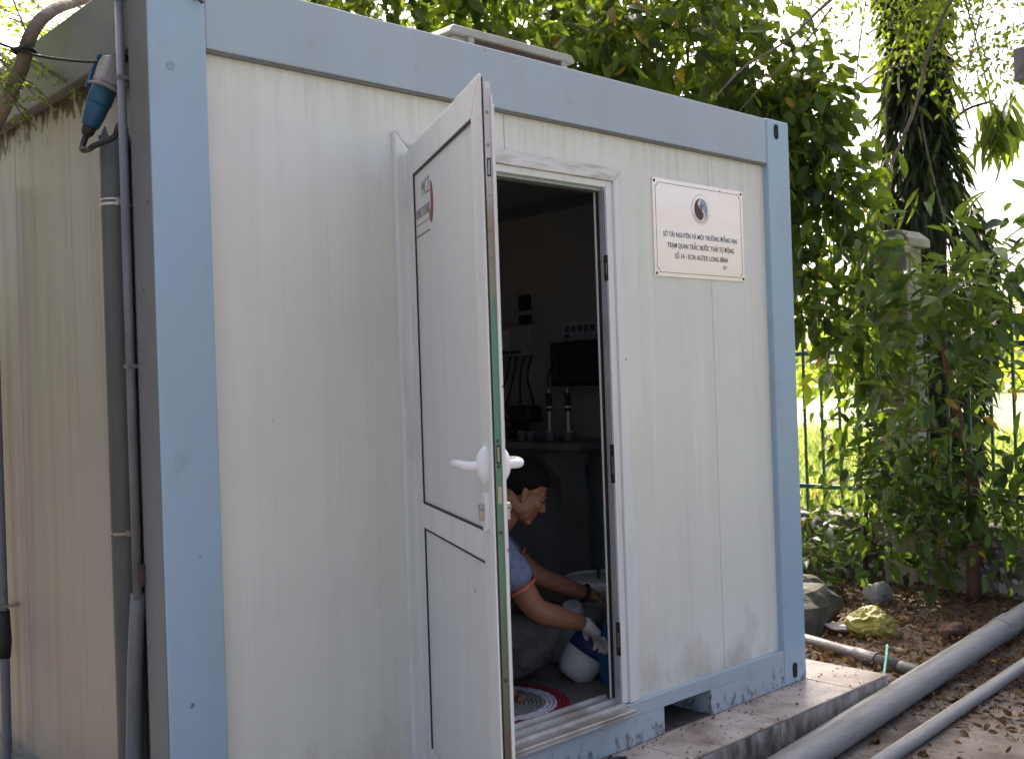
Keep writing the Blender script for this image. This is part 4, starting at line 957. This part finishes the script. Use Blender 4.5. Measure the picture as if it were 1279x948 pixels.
def limbs(trunk_pts, trunk_r, cents, rad=.012, every=1):
    """trunk tube and limb tubes reaching cluster centres from the nearest trunk/limb nodes"""
    tm = MB().tube(trunk_pts, trunk_r, 12); bm_ = MB(); nodes = [(Vector(p), r_) for p, r_ in zip(trunk_pts, trunk_r)][len(trunk_pts)//3:]
    order = sorted(cents, key=lambda c: min((Vector(c) - q).length for q, _ in nodes))
    for c in order[::every]:
        c = Vector(c); q, r_ = min(nodes, key=lambda t: (t[0] - c).length + (.25 if t[0].z > c.z else 0))
        dist = (q - c).length; m1 = q.lerp(c, .4) + Vector((random.uniform(-1, 1), random.uniform(-1, 1), random.uniform(0, 1)))*dist*.12
        m2 = q.lerp(c, .75) + Vector((random.uniform(-1, 1), random.uniform(-1, 1), random.uniform(0, 1)))*dist*.08
        r0 = min(r_*.75, rad + .022*dist); r1 = max(.004, r0*.35)
        bm_.tube([q, m1, m2, c], [r0, r0*.75 + r1*.25, (r0 + r1)/2.2, r1], 6, cap=False)
        nodes += [(m1, r0*.7), (m2, (r0 + r1)/2), (c, r1)]
    return tm, bm_
def tree(name, label, trunk_pts, trunk_r, ells, nclu, per, spread, L, asp, leafm, barkm, droop=.4, gap=0, seed=0, big=0, bend=.3, stem_every=1, camdist=None, group=None, prof=((.30, .9), (.68, .75))):
    t = empty(name, trunk_pts[0], label, 'tree' if 'shrub' not in name else 'shrub', group)
    cl = sample(ells, nclu, gap=gap, seed=seed)
    tm, lm = limbs([Vector(p) for p in trunk_pts], trunk_r, [tuple(c) for c in cl], every=stem_every)
    tk = tm.build('trunk', barkm, t, smooth=True); lm.build('limbs', barkm, t, smooth=True)
    Pp, Dd = twig_leaves(cl, per, spread, L, droop); n = len(Pp)
    Ll = rng.uniform(L[0], L[1], n); Ww = Ll*rng.uniform(asp*.85, asp*1.15, n)
    order = np.arange(n)
    if big:                                                         # the leaves that show largest become parts of their own
        cpos = np.array(camo.matrix_world.translation); dist = np.linalg.norm(Pp - cpos, axis=1)/Ll
        rel = Pp - cpos; zf = rel @ np.array(fw); sx = (rel @ np.array(r2))/zf; sy = (rel @ np.array(u2))/zf
        vis = (abs(sx) < .49) & (abs(sy) < .37) & (zf > 0)
        vis &= ~((sx < .26) & (sy < .24))
        dist[~vis] = 1e6; order = np.argsort(dist)
    crown = link('crown', leaves_mesh('crown', Pp[order[big:]], Dd[order[big:]], Ll[order[big:]], Ww[order[big:]], bend, prof=prof), leafm, t)
    stuff(crown)
    if big:
        protos = []
        for k in range(6):
            me = bpy.data.meshes.new('leaf'); v = []; f = []
            prof_ = [(0, .05), (.12, .5), (.30, .92), (.5, 1.0), (.7, .8), (.87, .42), (1, .02)]
            bd = random.uniform(.1, .35); tw = random.uniform(-.35, .35)
            for tt, ww in prof_:
                a = tw*tt
                for s in (-1, 0, 1): v.append((tt, s*ww*.5*asp*math.cos(a), -bd*tt*tt + (abs(s)*.14*ww*asp + s*ww*.5*asp*math.sin(a))))
            for i in range(6):
                for j in range(2): f.append((i*3 + j, i*3 + j + 1, i*3 + j + 4, i*3 + j + 3))
            me.from_pydata(v, [], f); me.shade_smooth(); me.materials.append(MT[leafm])
            at_ = me.attributes.new('tint', 'FLOAT', 'POINT'); at_.data.foreach_set('value', np.full(len(v), random.random()*.5, np.float32))
            protos.append(me)
        inv = base_of(crown).inverted()
        for i in order[:big]:
            o = bpy.data.objects.new('leaf', random.choice(protos)); COL.objects.link(o)
            d = Vector(Dd[i]).normalized(); rf = Vector(rng.normal(size=3)) + Vector((0, 0, 1.2)); s_ = d.cross(rf).normalized(); nn = d.cross(s_)
            nn = -nn if nn.z < 0 else nn; s_ = nn.cross(d)
            m_ = Matrix((d, s_, nn)).transposed().to_4x4() @ Matrix.Scale(float(Ll[i]), 4); m_.translation = Vector(Pp[i])
            o.matrix_basis = m_; o.parent = crown; o.matrix_parent_inverse = inv
    return t

# broad leaved tree behind the cabin, reaching over its roof and down beside its corner
tree('broadleaf_tree', 'dark broad leaved tree spreading over the cabin roof and beside its corner', [(5.25, 3.3, GZ - .1), (5.2, 3.2, 1.0), (5.1, 3.0, 2.2), (5.0, 2.8, 3.2), (4.9, 2.7, 4.2), (4.8, 2.6, 5.2)],
     [.14, .12, .10, .085, .06, .03],
     [((4.0, 2.7, 4.0), (1.2, .8, 1.15)), ((5.0, 2.3, 3.9), (1.0, .8, 1.25)), ((3.1, 3.1, 4.1), (.8, .7, .8)), ((5.45, 1.75, 3.3), (.55, .45, .6))],
     560, 11, .15, (.10, .19), .44, 'leaf_broad', 'bark', droop=.55, gap=-.03, seed=3, big=280)
tree('broadleaf_tree', 'dark drooping leafy tree filling the gap between cabin corner and vine covered trunk', [(6.05, 2.05, GZ - .1), (6.03, 2.0, .8), (5.98, 1.9, 1.8), (5.9, 1.75, 2.7), (5.8, 1.6, 3.4)],
     [.07, .06, .05, .035, .02],
     [((5.72, 1.48, 2.70), (.40, .42, .95)), ((5.6, 1.55, 3.2), (.45, .40, .5)), ((5.9, 1.28, 1.55), (.2, .16, .5))],
     215, 12, .13, (.08, .18), .46, 'leaf_broad', 'bark_dark', droop=.7, gap=-.25, seed=17, big=290)
tree('added_canopy_tree', 'tall tree beyond the fence, crown added above view to shade the shrubs', [(9.6, 5.2, GZ - .1), (9.5, 5.1, 2.5), (9.2, 4.8, 5.0), (8.8, 4.4, 7.2), (8.4, 4.0, 8.4)],  # unseen crown added to block the sun over shrubs and litter
     [.24, .21, .17, .12, .05],
     [((8.3, 3.8, 7.6), (2.4, 2.2, 1.2)), ((9.3, 2.4, 7.6), (1.4, 1.4, 1.0))],
     230, 13, .30, (.16, .30), .45, 'leaf_broad', 'bark', droop=.3, gap=-.1, seed=44)
# fine leaved tree: yellow green sprays over the roof and around the vine tree's top
tree('fine_leaved_tree', 'yellow green fine leaved tree with long bare grey branches above the roof', [(7.4, 3.6, GZ - .1), (7.2, 3.4, 2.0), (6.8, 3.0, 3.6), (6.2, 2.4, 4.6), (5.6, 1.9, 5.2)],
     [.12, .10, .08, .055, .03],
     [((5.0, 1.7, 4.25), (1.1, .5, .45)), ((7.0, 2.0, 4.5), (.35, .3, .45)), ((7.25, 1.35, 4.35), (.3, .3, .55)), ((2.7, 3.9, 4.5), (.7, .6, .6)), ((7.2, .8, 4.3), (.4, .45, .7))],
     230, 34, .13, (.035, .07), .5, 'leaf_fine', 'bark', droop=.3, gap=-.05, seed=9)
ft = bpy.data.objects['fine_leaved_tree']
for pts_, r_ in [([(7.04, 0.88, 4.43), (6.87, 1.04, 4.0), (6.77, 1.14, 3.5), (6.61, 1.29, 3.01), (6.44, 1.45, 2.45), (6.38, 1.5, 1.95)],
        0.026), ([(6.29, 1.45, 3.56), (6.43, 1.32, 3.71), (6.61, 1.15, 3.8), (6.8, 0.97, 3.91)],
        0.014), ([(4.84, 0.61, 3.84), (4.69, 0.75, 3.67), (4.55, 0.88, 3.5), (4.35, 1.07, 3.34), (4.22, 1.19, 3.17)],
        0.018), ([(4.85, 0.74, 3.73), (4.7, 0.88, 3.48), (4.54, 1.02, 3.29), (4.37, 1.19, 3.04)],
        0.011), ([(6.27, 0.37, 4.04), (6.2, 0.44, 3.66), (6.15, 0.49, 3.38), (6.12, 0.51, 3.05)],
        0.01), ([(6.67, 0.27, 3.88), (6.5, 0.43, 3.8), (6.36, 0.57, 3.69), (6.25, 0.67, 3.55)],
        0.008)]:
    k_ = bez(pts_, 5); MB().tube(k_, [r_*.68*(1 - .65*i/len(k_))*(1 + .12*math.sin(i*2.3)) for i in range(len(k_))], 8).build('branch', 'bark', ft, smooth=True)
# the vine covered trunk behind the fence: a skirt of long drooping leaves
vt = empty('vine_covered_tree', (7.95, 1.70, GZ), 'tall dark trunk shaggy with hanging vines standing behind the fence', 'tree')
tp = [(7.95, 1.70, GZ - .1), (7.95, 1.70, 1.2), (7.93, 1.70, 2.4), (7.97, 1.66, 3.6), (7.95, 1.72, 4.8), (7.9, 1.8, 6.4)]
MB().tube(bez(tp, 4), [.24]*5 + [.21]*5 + [.17]*6 + [.14]*5, 14).build('trunk', 'bark_dark', vt, smooth=True)
def skirt(n, zlo, zhi, rfun, Lr, asp, m, nm, tilt=.35, out=.0):
    z = rng.uniform(zlo, zhi, n); a = rng.uniform(0, 2*np.pi, n); r_ = np.array([rfun(q) for q in z])*(.55 + .45*np.sqrt(rng.random(n))) + out
    Pp = np.stack([7.95 + r_*np.cos(a), 1.70 + r_*np.sin(a), z], 1)
    Dd = np.stack([np.cos(a)*tilt, np.sin(a)*tilt, -np.ones(n)], 1) + rng.normal(size=(n, 3))*.28
    Ll = rng.uniform(*Lr, n); o = link(nm, leaves_mesh(nm, Pp, Dd, Ll, Ll*asp, .12), m, vt); return stuff(o)
rf = lambda z: float(np.interp(z, [-.2, 1.0, 2.0, 2.5, 2.9, 3.4, 4.0, 5.0, 6.4], [.35, .45, .66, .62, .42, .29, .24, .23, .24]))
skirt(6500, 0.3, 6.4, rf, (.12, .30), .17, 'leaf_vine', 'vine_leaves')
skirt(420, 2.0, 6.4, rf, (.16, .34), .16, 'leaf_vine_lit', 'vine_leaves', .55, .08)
# drooping tuft hanging on the right of the trunk
n = 90; cc = np.array([7.9, .98, 3.55]); Pp = cc + rng.normal(size=(n, 3))*np.array([.07, .10, .12]); Dd = rng.normal(size=(n, 3))*.35 + np.array([0, -.1, -1.0]); Ll = rng.uniform(.25, .45, n)
stuff(link('hanging_tuft', leaves_mesh('hanging_tuft', Pp, Dd, Ll, Ll*.14, .1), 'leaf_vine_lit', vt))
MB().tube(bez([(7.95, 1.6, 3.3), (7.9, 1.3, 3.62), (7.9, 1.0, 3.68)], 5), .012, 6).build('shoot', 'bark_dark', vt, smooth=True)
for k in range(9):
    a = random.uniform(0, 6.28); z0 = random.uniform(3, 5.5)
    pts = [(7.95 + (.30 + .1*j)*math.cos(a + .15*j), 1.70 + (.30 + .1*j)*math.sin(a + .15*j), z0 - .45*j + .1*random.random()) for j in range(5)]
    MB().tube(bez(pts, 4), .009, 6).build('vine_stem', 'bark', vt, smooth=True)
# large leaved shrub in front of the fence post
tree('leafy_shrub', 'large leaved shrub on a slim brown trunk growing before the fence post', [(6.06, .50, GZ - .05), (6.05, .50, .3), (6.04, .47, .62), (6.02, .52, .95), (5.98, .60, 1.4), (5.95, .65, 1.9)],
     [.052, .045, .040, .03, .022, .012],
     [((5.85, .75, 1.55), (.40, .62, .62)), ((5.80, .25, 1.75), (.35, .35, .55)), ((5.8, 1.0, 2.1), (.3, .35, .45)), ((5.85, .1, 2.25), (.3, .3, .3))],
     72, 9, .13, (.12, .21), .36, 'leaf_shrub', 'bark_red', droop=.15, gap=-.3, seed=5, big=290)
# tangle of climbers at the foot of the post
tree('climber_shrub', 'dark tangled climber smothering the low wall below the capped post', [(5.95, 1.25, GZ - .05), (5.95, 1.25, .2), (5.97, 1.22, .6), (6.0, 1.2, 1.0)],
     [.02, .018, .014, .008],
     [((5.9, 1.12, .62), (.26, .30, .55)), ((5.75, 1.45, .12), (.35, .45, .28)), ((5.9, .75, .45), (.3, .45, .45)), ((5.95, .1, .55), (.25, .45, .4))],
     150, 10, .12, (.06, .14), .5, 'leaf_low', 'bark_dark', droop=.35, gap=-.4, seed=12, big=150)
# small strap leaved plant beside the boulder
sp_ = empty('strap_plant', (5.62, 1.45, GZ), 'small bright strap leaved plant rooted behind the mossy boulder', 'plant')
pmesh = []
for k in range(22):
    a = random.uniform(0, 6.28); ln = random.uniform(.14, .24); mb = MB(); el = random.uniform(.5, 1.3)
    h0 = .10 + .2*random.random()
    for i in range(7):
        t = i/6; x = ln*t*math.cos(el*(1 - t*.8)); z = h0 + ln*(math.sin(el)*t - .55*t*t); wd = .016*math.sin(math.pi*min(1, t*.85 + .12))
        for s in (-1, 1): mb.v.append((5.62 + 1.25*x*math.cos(a) - s*wd*math.sin(a), 1.45 + 1.25*x*math.sin(a) + s*wd*math.cos(a), GZ + 1.15*z))
    for i in range(6): mb.f.append((2*i, 2*i + 1, 2*i + 3, 2*i + 2))
    me = mb.mesh('blade'); at_ = me.attributes.new('tint', 'FLOAT', 'POINT'); at_.data.foreach_set('value', np.full(14, random.random()*.6, np.float32))
    link('blade', me, 'leaf_shrub', sp_, smooth=True)
MB().tube([(5.62, 1.45, GZ - .02), (5.62, 1.45, GZ + .34)], [.012, .008], 8).build('stem', 'bark', sp_)
# slender tree leaning over the cabin's left edge
lt = empty('slender_tree', (-.42, 1.75, GZ), 'slender grey trunk with feathery leaves leaning over the cabin side', 'tree')
pts = bez([(-.42, 1.75, GZ - .1), (-.40, 1.60, .9), (-.30, 1.20, 1.75), (-.16, .88, 2.22), (-.115, .66, 2.42), (-.105, .58, 2.52), (-.05, .58, 2.60), (.10, .70, 2.71), (.5, 1.0, 2.95), (1.2, 1.4, 3.5)], 6)
MB().tube(pts, [.028 - .014*k/len(pts) for k in range(len(pts))], 14).build('trunk', 'bark', lt, smooth=True)
MB().tube([(-.118 + .031*math.cos(a), .600 + .031*math.sin(a), 2.478 + .004*math.sin(3*a)) for a in np.linspace(0, 12.5, 50)], .007, 6).build('cable_tie', 'black_rubber', lt, smooth=True)
def pinnate(origin, d, ln, npair, lf, P_, D_, L_, tube):
    d = Vector(d).normalized(); o = Vector(origin); s = d.cross(Vector((0, 0, 1))).normalized(); pp = []
    for i in range(npair + 1):
        t = i/npair; q = o + d*ln*t - Vector((0, 0, 1))*ln*.35*t*t; pp.append(q)
        for sg in (-1, 1):
            if i == 0: continue
            P_.append(q + s*sg*.004); D_.append(s*sg + d*.45 + Vector((random.uniform(-.2, .2), random.uniform(-.2, .2), -.25))); L_.append(lf*random.uniform(.75, 1.1)*(1 - .4*t))
    tube.tube(pp, .0016, 4, cap=False)
P_, D_, L_ = [], [], []; tbm = MB()
def frond(o, d, ln, k, lf):
    o = Vector(o); d = Vector(d).normalized(); s = d.cross(Vector((0, 0, 1))).normalized(); pp = []
    for i in range(k + 1):
        t = i/k; q = o + d*ln*t - Vector((0, 0, 1))*ln*.3*t*t; pp.append(q)
        for sg in (-1, 1):
            pinnate(q, s*sg + d*.7 + Vector((0, 0, random.uniform(-.3, .1))), ln*.36*(1 - .5*t), 6, lf, P_, D_, L_, tbm)
    tbm.tube(pp, .003, 5, cap=False)
frond((-.16, .86, 2.56), (.45, -.75, -.20), .36, 6, .026)
frond((-.20, .80, 2.53), (.30, -.9, -.38), .30, 6, .024)
frond((-.22, .78, 2.50), (.35, -.9, -.62), .26, 6, .022)
frond((-.30, .95, 2.60), (.45, -.8, -.10), .30, 6, .026)
for k in range(24):
    o0 = Vector((random.uniform(-.50, .06), random.uniform(.75, 1.5), random.uniform(2.66, 2.98)))
    frond(o0, (random.uniform(-.6, .8), random.uniform(-1, .3), random.uniform(-.25, .2)), random.uniform(.3, .5), 6, .03)
for k in range(16):
    o0 = Vector((random.uniform(-1.3, .2), random.uniform(1.6, 3.2), random.uniform(2.5, 3.8)))
    frond(o0, (random.uniform(-1, 1), random.uniform(-1, 1), random.uniform(-.25, .2)), random.uniform(.4, .6), 6, .036)
n = len(P_); Lq = np.array(L_)
stuff(link('crown', leaves_mesh('crown', np.array([tuple(q) for q in P_]), np.array([tuple(q) for q in D_]), Lq, Lq*.55, .15), 'leaf_fine', lt)); stuff(tbm.build('leaf_stalks', 'bark', lt))
for nm, lab, x, y, sd2 in (('added_shade_tree', 'dense dark tree added out of view in the yard to shade the cabin side', -5.6, 4.4, 21), ('added_shade_tree', 'dense tree added out of view behind the slender trunk for shade', -3.2, 4.6, 33)):  # unseen trees added to darken the left side of the cabin
    tree(nm, lab, [(x, y, GZ - .1), (x + .05, y, 1.2), (x + .1, y + .1, 2.6), (x, y, 4.2), (x, y, 5.6)], [.17, .15, .12, .08, .03],
         [((x, y, 3.6), (1.7, 2.1, 2.3)), ((x + .5, y, 2.0), (1.3, 2.0, 1.3)), ((x + .9, y + .3, 4.6), (1.5, 1.6, 1.3))], 420, 16, .28, (.2, .36), .5, 'leaf_broad', 'bark', gap=-.4, seed=sd2)
# ---- fallen leaves, grass, far wood
n = 17000
xy = np.stack([rng.uniform(3.35, 6.3, n), rng.uniform(-2.6, 3.4, n)], 1)
xy = np.vstack([xy, np.stack([rng.uniform(1.0, 4.2, 500), rng.uniform(-1.6, -.27, 500)], 1)])
keep = ~((abs(xy[:, 0] - 3.5) < 3) & (xy[:, 0] < 3.46) & (xy[:, 1] > -.25)); xy = xy[keep]; n = len(xy)
Pp = np.stack([xy[:, 0], xy[:, 1], np.full(n, GZ - .002) + rng.random(n)*.022], 1); Dd = rng.normal(size=(n, 3)); Dd[:, 2] *= .28
Ll = .015 + .048*rng.random(n)**2
stuff(link('leaf_litter', leaves_mesh('leaf_litter', Pp, Dd, Ll, Ll*rng.uniform(.35, .6, n), .35), 'litter'))
n = 260
Pp = np.stack([rng.uniform(1.2, 3.4, n), -.245 + .24*rng.random(n)**1.6, np.full(n, .0015) + rng.random(n)*.002], 1); Pp[:, 1] = np.where(rng.random(n) < .4, -.012 - .02*rng.random(n), Pp[:, 1])
Dd = rng.normal(size=(n, 3)); Dd[:, 2] *= .1; Ll = rng.uniform(.004, .016, n)
stuff(link('plinth_debris', leaves_mesh('plinth_debris', Pp, Dd, Ll, Ll*.6, .2), 'litter'))
n = 26000
u = rng.random(n); X = 6.7 + 16*u**1.5; Y = 1.2 + (X - 2)*rng.uniform(-.35, .75, n)
Pp = np.stack([X, Y, np.full(n, GZ)], 1); Dd = rng.normal(size=(n, 3))*.35 + np.array([0, 0, 1.0]); Ll = rng.uniform(.15, .5, n)
stuff(link('field_grass', leaves_mesh('field_grass', Pp, Dd, Ll, .02 + Ll*.05, .35), 'grass'))
n = 5200
cl = np.stack([rng.uniform(60, 75, 260), rng.uniform(-30, 70, 260), rng.uniform(0, 4.0, 260)], 1)
Pp, Dd = twig_leaves(cl, 20, .8, None, 0); Ll = rng.uniform(.5, 1.1, len(Pp))
stuff(link('far_wood', leaves_mesh('far_wood', Pp, Dd, Ll, Ll*.7, .2), 'leaf_fine'))
